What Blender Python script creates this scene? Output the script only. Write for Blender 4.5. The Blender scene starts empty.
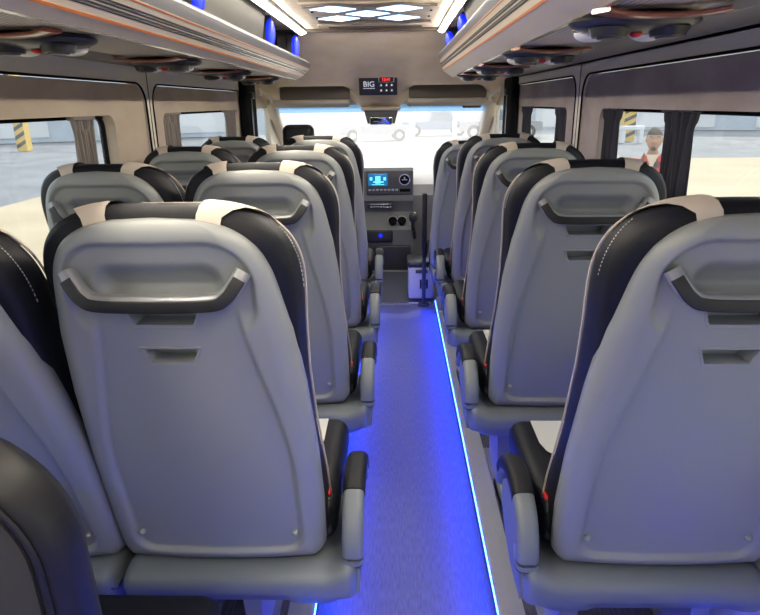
import bpy, bmesh, math, random
from mathutils import Vector, Matrix
random.seed(4)
S = bpy.context.scene
C = S.collection
PI = math.pi

# ------------------------------------------------------------------ camera, world, sun, exposure
CAM_F, PITCH, YAW, ROLL = 610.0, math.radians(18.5), math.radians(1.6), math.radians(0.75)
cd = bpy.data.cameras.new('camera'); cam = bpy.data.objects.new('camera', cd); C.objects.link(cam)
cd.sensor_fit = 'HORIZONTAL'; cd.sensor_width = 36.0; cd.lens = 36.0 * CAM_F / 760.0
cd.clip_start = 0.02; cd.clip_end = 500
fw = Vector((-math.sin(YAW) * math.cos(PITCH), math.cos(YAW) * math.cos(PITCH), -math.sin(PITCH)))
rt = Vector((math.cos(YAW), math.sin(YAW), 0)); up = rt.cross(fw)
rt2 = rt * math.cos(ROLL) - up * math.sin(ROLL); up2 = up * math.cos(ROLL) + rt * math.sin(ROLL)
cam.matrix_world = Matrix(((rt2.x, up2.x, -fw.x, 0), (rt2.y, up2.y, -fw.y, 0), (rt2.z, up2.z, -fw.z, 1.53), (0, 0, 0, 1)))
S.camera = cam
W = bpy.data.worlds.new('sky'); S.world = W; W.use_nodes = True
bgn = W.node_tree.nodes['Background']
bgn.inputs[0].default_value = (0.93, 0.96, 1.0, 1); bgn.inputs[1].default_value = 1.35
sd = bpy.data.lights.new('sun', 'SUN'); sun = bpy.data.objects.new('sun', sd); C.objects.link(sun)
sd.energy = 3.0; sd.angle = 0.01; sd.color = (1.0, 0.90, 0.74)
sun.location = (8, 6, 12)
sun.rotation_euler = Vector((0.50, 0.62, 0.60)).to_track_quat('Z', 'Y').to_euler()
LED_W = 54.0      # white ceiling strips
LED_B = 40.0      # blue floor strips
for ax, sg in ((0.325, 1), (-0.27, -1)):      # the blue strips' own light, thrown across the aisle floor from under the nosing
    ld = bpy.data.lights.new('blue_strip_lamp', 'AREA'); lo_ = bpy.data.objects.new('blue_strip_lamp', ld); C.objects.link(lo_)
    ld.shape = 'RECTANGLE'; ld.size = 6.2; ld.size_y = 0.008; ld.energy = 21; ld.color = (0.012, 0.03, 1.0); ld.spread = math.radians(125)
    lo_.matrix_world = Matrix.Translation((ax - sg * 0.0105, 1.6, -0.012)) @ Vector((-sg, 0, -0.24)).to_track_quat('-Z', 'X').to_matrix().to_4x4()
    d_ = Vector((-sg, 0, -0.24)).normalized(); x_ = Vector((0, 1, 0)); z_ = -d_; y_ = z_.cross(x_)
    lo_.matrix_world = Matrix(((x_.x, y_.x, z_.x, ax - sg * 0.0105), (x_.y, y_.y, z_.y, 1.6), (x_.z, y_.z, z_.z, -0.012), (0, 0, 0, 1)))
S.view_settings.view_transform = 'Standard'; S.view_settings.look = 'None'
S.view_settings.gamma = 1; S.view_settings.exposure = 0.55
S.view_settings.use_curve_mapping = False
try:
    S.cycles.use_denoising = True
    S.cycles.max_bounces = 8; S.cycles.diffuse_bounces = 4; S.cycles.transparent_max_bounces = 12
    S.cycles.sample_clamp_indirect = 6
    S.cycles.caustics_reflective = False; S.cycles.caustics_refractive = False
except Exception:
    pass

# ------------------------------------------------------------------ materials
def mat(name, col, rough=0.5, metal=0.0, col2=None, scale=20, bump=0.0, bscale=200, stretch=None, emit=None, estr=0, spec=None, detail=3, lo=0.35, hi=0.65, coat=0):
    m = bpy.data.materials.new(name); m.use_nodes = True
    nt = m.node_tree; b = nt.nodes['Principled BSDF']
    b.inputs['Base Color'].default_value = (*col, 1); b.inputs['Roughness'].default_value = rough
    b.inputs['Metallic'].default_value = metal
    if spec is not None: b.inputs['Specular IOR Level'].default_value = spec
    if coat: b.inputs['Coat Weight'].default_value = coat
    if emit: b.inputs['Emission Color'].default_value = (*emit, 1); b.inputs['Emission Strength'].default_value = estr
    vec = None
    if col2 or bump:
        tc = nt.nodes.new('ShaderNodeTexCoord'); mp = nt.nodes.new('ShaderNodeMapping')
        if stretch: mp.inputs['Scale'].default_value = stretch
        nt.links.new(tc.outputs['Object'], mp.inputs[0]); vec = mp.outputs[0]
    if col2:
        n = nt.nodes.new('ShaderNodeTexNoise'); n.inputs['Scale'].default_value = scale; n.inputs['Detail'].default_value = detail
        r = nt.nodes.new('ShaderNodeValToRGB'); r.color_ramp.elements[0].position = lo; r.color_ramp.elements[1].position = hi
        r.color_ramp.elements[0].color = (*col, 1); r.color_ramp.elements[1].color = (*col2, 1)
        nt.links.new(vec, n.inputs['Vector']); nt.links.new(n.outputs['Fac'], r.inputs[0]); nt.links.new(r.outputs[0], b.inputs['Base Color'])
    if bump:
        n2 = nt.nodes.new('ShaderNodeTexNoise'); n2.inputs['Scale'].default_value = bscale; n2.inputs['Detail'].default_value = 2
        bp = nt.nodes.new('ShaderNodeBump'); bp.inputs['Strength'].default_value = bump; bp.inputs['Distance'].default_value = 0.002
        nt.links.new(vec, n2.inputs['Vector']); nt.links.new(n2.outputs['Fac'], bp.inputs['Height']); nt.links.new(bp.outputs[0], b.inputs['Normal'])
    return m

M = dict(
    shell=mat('grey_plastic', (0.27, 0.289, 0.286), 0.42, bump=0.12, bscale=900),
    trim=mat('slate_plastic', (0.165, 0.19, 0.215), 0.42, bump=0.12, bscale=900),
    leather=mat('black_leather', (0.008, 0.009, 0.013), 0.5, spec=0.28, bump=0.35, bscale=420),
    leather_dk=mat('black_vinyl', (0.010, 0.010, 0.011), 0.42, spec=0.35, bump=0.2, bscale=300),
    backcloth=mat('charcoal_cloth', (0.034, 0.033, 0.034), 0.8, bump=0.5, bscale=900),
    strap=mat('cream_leather', (0.60, 0.53, 0.45), 0.5, bump=0.2, bscale=500),
    whiteleather=mat('white_leather', (0.62, 0.62, 0.60), 0.45),
    stitch=mat('white_thread', (0.7, 0.68, 0.62), 0.7),
    dark=mat('dark_plastic', (0.035, 0.037, 0.04), 0.35),
    darkgrey=mat('dark_grey_plastic', (0.085, 0.085, 0.09), 0.45),
    black=mat('black_rubber', (0.008, 0.008, 0.009), 0.95, spec=0.1),
    barplastic=mat('satin_silver', (0.30, 0.31, 0.32), 0.3, metal=0.3),
    red=mat('red_button', (0.7, 0.02, 0.015), 0.4),
    floor=mat('vinyl_floor', (0.065, 0.07, 0.10), 0.40, col2=(0.12, 0.13, 0.175), scale=14, stretch=(14, 1.6, 1), detail=6, lo=0.3, hi=0.75, bump=0.25, bscale=60),
    platform=mat('platform_vinyl', (0.045, 0.045, 0.05), 0.5, col2=(0.12, 0.12, 0.13), scale=10, stretch=(14, 1.5, 1), detail=6, bump=0.2, bscale=60),
    treads=mat('ribbed_aluminium', (0.50, 0.52, 0.53), 0.5),
    wall=mat('wall_vinyl', (0.74, 0.71, 0.62), 0.6, bump=0.6, bscale=500),
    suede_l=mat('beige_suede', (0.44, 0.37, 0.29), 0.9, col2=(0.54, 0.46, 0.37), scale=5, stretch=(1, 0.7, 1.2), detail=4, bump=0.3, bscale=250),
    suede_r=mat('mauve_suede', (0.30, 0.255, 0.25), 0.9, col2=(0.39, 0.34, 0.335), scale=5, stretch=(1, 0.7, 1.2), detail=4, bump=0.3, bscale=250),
    header=mat('beige_alcantara', (0.76, 0.63, 0.45), 0.85, col2=(0.86, 0.74, 0.56), scale=5, detail=6, bump=0.2, bscale=250),
    ceil=mat('ceiling_cloth', (0.46, 0.40, 0.33), 0.8, col2=(0.55, 0.49, 0.41), scale=12, bump=0.4, bscale=400),
    brown=mat('brown_trim', (0.10, 0.075, 0.06), 0.6),
    rack=mat('rack_grey', (0.14, 0.14, 0.155), 0.45, bump=0.15, bscale=500),
    rackdoor=mat('rack_door_cloth', (0.036, 0.035, 0.034), 0.7, bump=0.4, bscale=700),
    rackband=mat('rack_champagne', (0.70, 0.63, 0.51), 0.35),
    orange=mat('copper_line', (0.65, 0.20, 0.05), 0.35),
    blackline=mat('black_line', (0.015, 0.015, 0.018), 0.4),
    chrome=mat('chrome', (0.75, 0.74, 0.72), 0.22, metal=0.9),
    under=mat('rack_under', (0.62, 0.56, 0.46), 0.45),
    cove=mat('cove_charcoal', (0.17, 0.165, 0.16), 0.4),
    coveline=mat('cove_edge', (0.5, 0.47, 0.4), 0.4),
    copper=mat('rosewood_arc', (0.30, 0.085, 0.04), 0.3, coat=0.6),
    lens=mat('white_lens', (0.8, 0.8, 0.78), 0.3),
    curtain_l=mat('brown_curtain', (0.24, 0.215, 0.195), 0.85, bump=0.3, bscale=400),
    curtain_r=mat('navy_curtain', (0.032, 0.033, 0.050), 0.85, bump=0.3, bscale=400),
    dash=mat('dash_grey', (0.20, 0.205, 0.21), 0.5, bump=0.2, bscale=400),
    dashlight=mat('dash_pale', (0.42, 0.41, 0.39), 0.5, bump=0.2, bscale=400),
    dashblk=mat('insert_black', (0.014, 0.014, 0.015), 0.45),
    dashdark=mat('dash_black', (0.03, 0.03, 0.033), 0.4),
    screen=mat('screen', (0.01, 0.02, 0.04), 0.2, emit=(0.02, 0.25, 0.6), estr=0.5),
    screenlit=mat('screen_glyphs', (0.1, 0.4, 0.6), 0.3, emit=(0.15, 0.7, 1.0), estr=1.0),
    redlit=mat('red_digits', (0.5, 0.0, 0.0), 0.3, emit=(1.0, 0.03, 0.02), estr=2.0),
    whitelit=mat('icon_print', (0.75, 0.78, 0.8), 0.4, emit=(0.7, 0.8, 0.9), estr=0.3),
    cream=mat('cream_plastic', (0.62, 0.56, 0.47), 0.5),
    visor=mat('visor_vinyl', (0.50, 0.46, 0.40), 0.6),
    recess=mat('recess_plastic', (0.15, 0.13, 0.115), 0.7),
    mirror=mat('mirror_glass', (0.7, 0.72, 0.7), 0.08, metal=1.0),
    led=mat('white_led', (1, 1, 1), 0.5, emit=(1.0, 0.90, 0.74), estr=LED_W),
    blueled=mat('blue_led', (0.1, 0.2, 1), 0.5, emit=(0.015, 0.07, 1.0), estr=LED_B),
    bluedim=mat('dim_blue_led', (0.1, 0.2, 1), 0.5, emit=(0.01, 0.05, 1.0), estr=12),
    bluelens=mat('blue_lens', (0.02, 0.03, 0.4), 0.3, emit=(0.0, 0.01, 1.0), estr=1.6),
    diamond=mat('blue_diamond', (0.5, 0.7, 1), 0.4, emit=(0.32, 0.55, 1.0), estr=2.2),
    diamondcore=mat('white_diamond', (0.9, 0.95, 1), 0.4, emit=(0.75, 0.9, 1.0), estr=4.0),
    coolbox=mat('cooler_white', (0.6, 0.6, 0.62), 0.4),
    asphalt=mat('asphalt', (0.20, 0.21, 0.23), 0.9, col2=(0.27, 0.28, 0.30), scale=0.6, bump=0.3, bscale=60),  # building shade on the yard is put into this grey
    concrete=mat('sunlit_beige', (0.47, 0.38, 0.25), 0.9, col2=(0.54, 0.45, 0.31), scale=0.5, detail=6),  # sunlight on the near ground is put into this beige
    lot=mat('pale_lot', (0.30, 0.30, 0.295), 0.9, col2=(0.38, 0.38, 0.37), scale=0.4, detail=5),  # sun glare ahead is put into this paler tone
    bwall=mat('cladding_blue', (0.42, 0.48, 0.55), 0.6, col2=(0.48, 0.54, 0.60), scale=1.0),
    bwhite=mat('cladding_white', (0.66, 0.67, 0.68), 0.6),
    yellow=mat('hazard_yellow', (0.62, 0.42, 0.10), 0.6),
    hblack=mat('hazard_black', (0.06, 0.06, 0.06), 0.6),
    winblue=mat('far_window', (0.10, 0.16, 0.22), 0.2),
    truck=mat('truck_white', (0.30, 0.31, 0.33), 0.35),
    truckblue=mat('truck_blue', (0.12, 0.20, 0.32), 0.35),
    tyre=mat('tyre', (0.03, 0.03, 0.03), 0.8),
    steel=mat('pale_steel', (0.45, 0.46, 0.48), 0.4),
    skin=mat('skin', (0.40, 0.23, 0.155), 0.6),
    hair=mat('hair', (0.035, 0.022, 0.016), 0.8),
    jeans=mat('jeans', (0.05, 0.07, 0.12), 0.85),
    undershirt=mat('cream_tee', (0.7, 0.62, 0.5), 0.8),
    vanwhite=mat('van_paint', (0.5, 0.5, 0.5), 0.4),
)
def glass(name, tint, haze=0.0, refl=0.06):
    m = bpy.data.materials.new(name); m.use_nodes = True; nt = m.node_tree; nt.nodes.clear()
    o = nt.nodes.new('ShaderNodeOutputMaterial'); t = nt.nodes.new('ShaderNodeBsdfTransparent'); t.inputs[0].default_value = (*tint, 1)
    g = nt.nodes.new('ShaderNodeBsdfGlossy'); g.inputs['Roughness'].default_value = 0.02
    mx = nt.nodes.new('ShaderNodeMixShader'); mx.inputs[0].default_value = refl
    nt.links.new(t.outputs[0], mx.inputs[1]); nt.links.new(g.outputs[0], mx.inputs[2]); last = mx
    if haze:
        d = nt.nodes.new('ShaderNodeBsdfTranslucent'); d.inputs[0].default_value = (1, 1, 1, 1)
        m2 = nt.nodes.new('ShaderNodeMixShader'); m2.inputs[0].default_value = haze
        nt.links.new(mx.outputs[0], m2.inputs[1]); nt.links.new(d.outputs[0], m2.inputs[2]); last = m2
    nt.links.new(last.outputs[0], o.inputs[0]); return m
M['glass'] = glass('side_glass', (0.86, 0.90, 0.92), 0.03)
M['windshield'] = glass('windshield_glass', (0.97, 0.98, 1.0), 0.13)
M['sunband'] = glass('blue_sunband', (0.45, 0.72, 0.95), 0.15)

def plaid():
    m = bpy.data.materials.new('red_plaid'); m.use_nodes = True; nt = m.node_tree; b = nt.nodes['Principled BSDF']; b.inputs['Roughness'].default_value = 0.85
    tc = nt.nodes.new('ShaderNodeTexCoord'); sp = nt.nodes.new('ShaderNodeSeparateXYZ'); nt.links.new(tc.outputs['Object'], sp.inputs[0])
    def sq(ch, k, ph):
        a = nt.nodes.new('ShaderNodeMath'); a.operation = 'MULTIPLY_ADD'; a.inputs[1].default_value = k; a.inputs[2].default_value = ph
        nt.links.new(sp.outputs[ch], a.inputs[0])
        f = nt.nodes.new('ShaderNodeMath'); f.operation = 'SINE'; nt.links.new(a.outputs[0], f.inputs[0])
        g = nt.nodes.new('ShaderNodeMath'); g.operation = 'GREATER_THAN'; g.inputs[1].default_value = 0.0; nt.links.new(f.outputs[0], g.inputs[0]); return g
    x = sq(0, 46, 0.4); z = sq(2, 46, 0.0)
    s = nt.nodes.new('ShaderNodeMath'); s.operation = 'ADD'; nt.links.new(x.outputs[0], s.inputs[0]); nt.links.new(z.outputs[0], s.inputs[1])
    h = nt.nodes.new('ShaderNodeMath'); h.operation = 'MULTIPLY'; h.inputs[1].default_value = 0.5; nt.links.new(s.outputs[0], h.inputs[0])
    r = nt.nodes.new('ShaderNodeValToRGB'); r.color_ramp.interpolation = 'CONSTANT'
    e = r.color_ramp.elements; e[0].position = 0; e[0].color = (0.62, 0.03, 0.035, 1); e[1].position = 0.4; e[1].color = (0.24, 0.02, 0.03, 1)
    n = e.new(0.9); n.color = (0.03, 0.02, 0.03, 1)
    nt.links.new(h.outputs[0], r.inputs[0]); nt.links.new(r.outputs[0], b.inputs['Base Color']); return m
M['plaid'] = plaid()

def perforated():
    m = bpy.data.materials.new('perforated_panel'); m.use_nodes = True; nt = m.node_tree; b = nt.nodes['Principled BSDF']; b.inputs['Roughness'].default_value = 0.45
    tc = nt.nodes.new('ShaderNodeTexCoord'); v = nt.nodes.new('ShaderNodeTexVoronoi'); v.inputs['Scale'].default_value = 62; v.inputs['Randomness'].default_value = 0
    r = nt.nodes.new('ShaderNodeValToRGB'); r.color_ramp.elements[0].position = 0.30; r.color_ramp.elements[0].color = (0.03, 0.03, 0.03, 1)
    r.color_ramp.elements[1].position = 0.36; r.color_ramp.elements[1].color = (0.62, 0.56, 0.46, 1)
    nt.links.new(tc.outputs['Object'], v.inputs['Vector']); nt.links.new(v.outputs['Distance'], r.inputs[0]); nt.links.new(r.outputs[0], b.inputs['Base Color']); return m
M['perf'] = perforated()

# ------------------------------------------------------------------ helpers
def link(name, me, m, parent=None, loc=None, rot=None):
    o = bpy.data.objects.new(name, me); C.objects.link(o)
    if m is not None and not me.materials: me.materials.append(M[m] if isinstance(m, str) else m)
    if parent: o.parent = parent
    if loc: o.location = loc
    if rot: o.rotation_euler = rot
    return o
def mesh(name, vs, fs, m, parent=None, smooth=True, loc=None, rot=None, ang=None):
    me = bpy.data.meshes.new(name); me.from_pydata([tuple(v) for v in vs], [], fs)
    bm = bmesh.new(); bm.from_mesh(me); bmesh.ops.recalc_face_normals(bm, faces=bm.faces)
    for f in bm.faces: f.smooth = smooth
    if ang is not None:
        for e in bm.edges:
            if len(e.link_faces) == 2 and e.calc_face_angle(0) > ang: e.smooth = False
    bm.to_mesh(me); bm.free()
    return link(name, me, m, parent, loc, rot)
class B:                                     # a bmesh collecting shapes of ONE mesh
    def __init__(s): s.v = []; s.f = []
    def add(s, vs, fs):
        n = len(s.v); s.v += [Vector(v) for v in vs]; s.f += [tuple(i + n for i in f) for f in fs]; return s
    def box(s, c, d, rz=0, rx=0, ry=0):
        x, y, z = d[0] / 2, d[1] / 2, d[2] / 2
        R = Matrix.Rotation(rz, 3, 'Z') @ Matrix.Rotation(ry, 3, 'Y') @ Matrix.Rotation(rx, 3, 'X')
        vs = [Vector(c) + R @ Vector((a * x, b * y, e * z)) for a in (-1, 1) for b in (-1, 1) for e in (-1, 1)]
        return s.add(vs, [(0, 1, 3, 2), (4, 6, 7, 5), (0, 4, 5, 1), (2, 3, 7, 6), (0, 2, 6, 4), (1, 5, 7, 3)])
    def rbox(s, c, d, r, n=3, rz=0, rx=0, ry=0):
        bm = bmesh.new(); bmesh.ops.create_cube(bm, size=1)
        for v in bm.verts: v.co = Vector((v.co.x * d[0], v.co.y * d[1], v.co.z * d[2]))
        bmesh.ops.bevel(bm, geom=bm.edges[:], offset=r, segments=n, affect='EDGES', profile=0.5)
        R = Matrix.Rotation(rz, 3, 'Z') @ Matrix.Rotation(ry, 3, 'Y') @ Matrix.Rotation(rx, 3, 'X')
        bm.verts.ensure_lookup_table()
        vs = [Vector(c) + R @ v.co for v in bm.verts]; fs = [tuple(v.index for v in f.verts) for f in bm.faces]
        bm.free(); return s.add(vs, fs)
    def cyl(s, a, b, r, r2=None, n=20):
        a, b = Vector(a), Vector(b); r2 = r if r2 is None else r2
        d = (b - a).normalized(); u = d.orthogonal().normalized(); w = d.cross(u)
        vs = [a + (u * math.cos(2 * PI * i / n) + w * math.sin(2 * PI * i / n)) * r for i in range(n)] + [b + (u * math.cos(2 * PI * i / n) + w * math.sin(2 * PI * i / n)) * r2 for i in range(n)]
        return s.add(vs, [(i, (i + 1) % n, n + (i + 1) % n, n + i) for i in range(n)] + [tuple(range(n))[::-1], tuple(range(n, 2 * n))])
    def sweep(s, path, prof, upv=(0, 0, 1), close=False):   # prof: 2D points (side, up)
        P = [Vector(p) for p in path]; n = len(prof); vs = []; fs = []; L = len(P)
        for i, p in enumerate(P):
            t = (P[(i + 1) % L] - P[i - 1]) if close else (P[min(i + 1, L - 1)] - P[max(i - 1, 0)])
            t.normalize(); sd_ = t.cross(Vector(upv)).normalized(); uu = sd_.cross(t)
            vs += [p + sd_ * a + uu * b for a, b in prof]
        for i in range(L if close else L - 1):
            j = (i + 1) % L
            fs += [(i * n + k, i * n + (k + 1) % n, j * n + (k + 1) % n, j * n + k) for k in range(n)]
        if not close: fs += [tuple(range(n)), tuple(range((L - 1) * n, L * n))[::-1]]
        return s.add(vs, fs)
    def prism(s, poly, axis, a, b):           # poly of 2-D points extruded along axis 'x','y' or 'z'
        def q(p, t): return {'x': (t, p[0], p[1]), 'y': (p[0], t, p[1]), 'z': (p[0], p[1], t)}[axis]
        n = len(poly)
        return s.add([q(p, a) for p in poly] + [q(p, b) for p in poly], [(i, (i + 1) % n, n + (i + 1) % n, n + i) for i in range(n)] + [tuple(range(n))[::-1], tuple(range(n, 2 * n))])
    def ell(s, c, r, nu=20, nv=12):
        vs = [Vector(c) + Vector((0, 0, -r[2]))]
        for j in range(1, nv):
            t = -PI / 2 + PI * j / nv
            vs += [Vector(c) + Vector((r[0] * math.cos(t) * math.cos(2 * PI * i / nu), r[1] * math.cos(t) * math.sin(2 * PI * i / nu), r[2] * math.sin(t))) for i in range(nu)]
        vs.append(Vector(c) + Vector((0, 0, r[2]))); fs = [(0, 1 + (i + 1) % nu, 1 + i) for i in range(nu)]
        for j in range(nv - 2):
            fs += [(1 + j * nu + i, 1 + j * nu + (i + 1) % nu, 1 + (j + 1) * nu + (i + 1) % nu, 1 + (j + 1) * nu + i) for i in range(nu)]
        e = len(vs) - 1; fs += [(e, 1 + (nv - 2) * nu + i, 1 + (nv - 2) * nu + (i + 1) % nu) for i in range(nu)]
        return s.add(vs, fs)
    def go(s, name, m, parent=None, smooth=False, loc=None, rot=None, ang=0.6):
        return mesh(name, s.v, s.f, m, parent, smooth, loc, rot, ang if smooth else None)
def circ(r, n=10, ry=None): return [(r * math.cos(2 * PI * i / n), (ry or r) * math.sin(2 * PI * i / n)) for i in range(n)]
def rrect(w, h, r, n=4):
    out = []
    for cx, cy, a in ((w / 2 - r, h / 2 - r, 0), (-w / 2 + r, h / 2 - r, PI / 2), (-w / 2 + r, -h / 2 + r, PI), (w / 2 - r, -h / 2 + r, 1.5 * PI)):
        out += [(cx + r * math.cos(a + PI / 2 * i / n), cy + r * math.sin(a + PI / 2 * i / n)) for i in range(n + 1)]
    return out
def rr2(x0, x1, y0, y1, r, n=8):
    return [(x + (x0 + x1) / 2, y + (y0 + y1) / 2) for x, y in rrect(x1 - x0, y1 - y0, r, n)]
def smooth_path(pts, k=8):
    P = [Vector(p) for p in pts]; out = []
    for i in range(len(P) - 1):
        p0, p1, p2, p3 = P[max(i - 1, 0)], P[i], P[i + 1], P[min(i + 2, len(P) - 1)]
        for j in range(k):
            t = j / k; out.append(0.5 * ((2 * p1) + (p2 - p0) * t + (2 * p0 - 5 * p1 + 4 * p2 - p3) * t * t + (3 * p1 - p0 - 3 * p2 + p3) * t ** 3))
    out.append(P[-1]); return out
def thing(name, label, cat, loc=(0, 0, 0), rz=0, group=None):
    o = bpy.data.objects.new(name, None); C.objects.link(o); o.location = loc; o.rotation_euler = (0, 0, rz); o.empty_display_size = 0.1
    return tag(o, label, cat, group)
def tag(o, label, cat, group=None):
    o['label'] = label; o['category'] = cat
    if group: o['group'] = group
    return o
def struct(o, label=None):
    o['kind'] = 'structure'
    if label: o['label'] = label
    return o
def sempty(name, loc=(0, 0, 0)):
    o = bpy.data.objects.new(name, None); C.objects.link(o); o.location = loc; o['kind'] = 'structure'; return o
def copy_tree(o, parent=None):
    c = o.copy(); C.objects.link(c)
    if parent: c.parent = parent
    for ch in list(o.children): copy_tree(ch, c)
    return c
def holed(outer, holes, q, thick):            # planar panel with holes: q maps (a,b,depth)->xyz
    bm = bmesh.new(); loops = [outer] + holes; es = []
    for lp in loops:
        vs = [bm.verts.new(q(a, b, 0)) for a, b in lp]
        es += [bm.edges.new((vs[i], vs[(i + 1) % len(vs)])) for i in range(len(vs))]
    bmesh.ops.triangle_fill(bm, use_beauty=True, edges=es)
    r = bmesh.ops.extrude_face_region(bm, geom=bm.faces[:])
    d = Vector(q(0, 0, thick)) - Vector(q(0, 0, 0))
    bmesh.ops.translate(bm, verts=[v for v in r['geom'] if isinstance(v, bmesh.types.BMVert)], vec=d)
    bmesh.ops.recalc_face_normals(bm, faces=bm.faces)
    bm.verts.index_update()
    out = ([v.co.copy() for v in bm.verts], [tuple(v.index for v in f.verts) for f in bm.faces]); bm.free(); return out
def text(name, body, size, m, parent, loc, rot, bold=0.0):
    cu = bpy.data.curves.new(name, 'FONT'); cu.body = body; cu.size = size; cu.extrude = 0.0006; cu.offset = bold; cu.align_x = 'CENTER'; cu.align_y = 'CENTER'
    t = bpy.data.objects.new(name, cu); C.objects.link(t); bpy.context.view_layer.update()
    me = bpy.data.meshes.new_from_object(t); bpy.data.objects.remove(t)
    me.materials.clear()
    return link(name, me, m, parent, loc, rot)

# ------------------------------------------------------------------ setting: floor, walls, ceiling
XL, XR, CZ = -1.18, 0.92, 2.03
AL, AR, AZ, PF = -0.27, 0.325, -0.07, 4.78     # aisle edges, aisle height, platform front
struct(B().box(((AL + AR) / 2, 1.6, AZ - 0.03), (AR - AL + 0.02, 6.4, 0.06)).go('floor', 'floor'))
struct(B().box((-0.13, 5.95, AZ - 0.03), (2.2, 2.3, 0.06)).go('floor', 'floor'))
struct(B().box(((XL + AL) / 2 - 0.05, 1.59, -0.065), (AL - XL + 0.0, 6.38, 0.13)).go('floor', 'platform'), 'raised dark vinyl platform under the left seats')
struct(B().box(((XR + AR) / 2 + 0.05, 1.59, -0.065), (XR - AR + 0.0, 6.38, 0.13)).go('floor', 'platform'), 'raised dark vinyl platform under the right seats')
struct(B().box((-0.04, PF + 0.10, AZ + 0.003), (0.66, 0.035, 0.006)).go('trim_1', 'chrome'), 'pale metal threshold strip across the aisle')
def aisle_nosing(x, s, label):
    t = thing('step_nosing', label, 'step edge', (x, 1.6, -0.07), 0, 'ribbed step nosings along the aisle')
    b = B()
    for k in range(13): b.box((s * (0.004 + 0.0058 * k), 0, 0.0735), (0.0032, 6.34, 0.005))
    b.box((s * 0.0355, 0, 0.071), (0.083, 6.34, 0.004)); b.go('tread_strip', 'treads', t)
    B().box((-s * 0.002, 0, 0.03), (0.006, 6.34, 0.052)).go('riser', 'darkgrey', t)
    B().prism([(-s * 0.0045, 0.0655), (-s * 0.0095, 0.0655), (-s * 0.0060, 0.0550), (-s * 0.0045, 0.0550)], 'y', -3.15, 3.15).go('blue_light_strip', 'blueled', t)
aisle_nosing(AR, 1, 'ribbed metal step nosing with blue light under the right seats')
aisle_nosing(AL, -1, 'ribbed metal step nosing with blue light under the left seats')
for s, x, lb in ((1, XR - 0.012, 'blue light strip low on the right wall beneath the windows'), (-1, XL + 0.012, 'blue light strip low on the left wall beneath the windows')):
    t = thing('floor_light_strip', lb, 'light strip', (x, 1.7, 0.0))
    B().box((0, 0, 0.03), (0.018, 6.0, 0.03)).go('housing', 'darkgrey', t)
    B().box((-s * 0.011, 0, 0.03), (0.004, 5.9, 0.012)).go('light', 'bluedim', t)

def side(s, X, sue, p1, g1, p2, g2, nw, wname):
    q = lambda y, z, d: (X + s * d, y, z)
    wt = 1.712 if s < 0 else 1.738
    struct(B().add(*holed([(-1.7, -0.1), (5.22, -0.1), (5.22, wt + 0.05), (-1.7, wt + 0.05)], [rr2(*p1, 0.70, 1.632 if s < 0 else 1.652, 0.10), rr2(*p2, 0.70, 1.632 if s < 0 else 1.652, 0.10)], q, 0.05)).go(wname, 'wall'))
    zt = 1.632 if s < 0 else 1.652
    for k, (p, g) in enumerate(((p1, g1), (p2, g2))):
        w = sempty('window_%d' % (nw + k), (X, (p[0] + p[1]) / 2, 0.75)); oy = (p[0] + p[1]) / 2
        q2 = lambda y, z, d: (s * (0.012 + d), y - oy, z - 0.75)
        B().add(*holed(rr2(p[0] + .006, p[1] - .006, 0.706, zt - 0.006, 0.096), [rr2(*g, 0.84, 1.497, 0.05)], q2, 0.045)).go('window_frame', sue, w)
        # black gap around the panel + black rubber at the glass
        q3 = lambda y, z, d: (s * (0.058 + d), y - oy, z - 0.75)
        B().add(*holed(rr2(g[0] - .03, g[1] + .03, 0.81, 1.527, 0.06), [rr2(g[0] + .012, g[1] - .012, 0.852, 1.485, 0.04)], q3, 0.02)).go('rubber_seal', 'black', w)
        q4 = lambda y, z, d: (s * (0.068 + d), y - oy, z - 0.75)
        B().add(*holed(rr2(g[0], g[1], 0.84, 1.497, 0.05), [], q4, 0.004)).go('pane', 'glass', w)
        # dark seam line around the suede panel
        loop = [(s * -0.001, y - oy, z - 0.75) for y, z in rr2(*p, 0.70, zt, 0.10)]
        B().sweep(loop, circ(0.0045, 6), (1, 0, 0), True).go('seam', 'black', w)
    return wt
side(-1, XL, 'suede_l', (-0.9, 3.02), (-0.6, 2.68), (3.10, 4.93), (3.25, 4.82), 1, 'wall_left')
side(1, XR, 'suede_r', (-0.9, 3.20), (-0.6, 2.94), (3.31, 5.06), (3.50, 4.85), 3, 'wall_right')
struct(B().box((XL + 0.001, 3.06, 1.2), (0.004, 0.004, 1.05)).go('trim_2', 'brown'), 'vertical seam between the left wall panels')
struct(B().box((XR - 0.001, 3.255, 1.2), (0.004, 0.004, 1.08)).go('trim_3', 'brown'), 'vertical seam between the right wall panels')
struct(B().add(*holed([(-1.28, -0.1), (1.02, -0.1), (1.02, 2.05), (-1.28, 2.05)], [rr2(-1.02, -0.19, 0.80, 1.62, 0.08), rr2(-0.07, 0.76, 0.80, 1.62, 0.08)], lambda x, z, d: (x, -1.72 - d, z), 0.05)).go('wall_back', 'wall'))
for k, (a, b) in enumerate(((-1.02, -0.19), (-0.07, 0.76))):  # unseen rear windows, added to bring daylight onto the seat backs
    w = sempty('window_%d' % (8 + k), ((a + b) / 2, -1.74, 0.80))
    B().add(*holed(rr2(-(b - a) / 2, (b - a) / 2, 0, 0.82, 0.08), [], lambda x, z, d: (x, -d, z), 0.004)).go('pane', 'glass', w)  # pane of the added unseen rear window
struct(B().box((-0.13, 1.5, CZ + 0.03), (2.34, 6.5, 0.06)).go('ceiling', 'ceil'))
for s, X in ((-1, XL), (1, XR)):
    struct(B().box((X + s * 0.03, 1.75, 1.90), (0.06, 6.95, 0.40)).go('wall_left' if s < 0 else 'wall_right', 'wall'))
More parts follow.
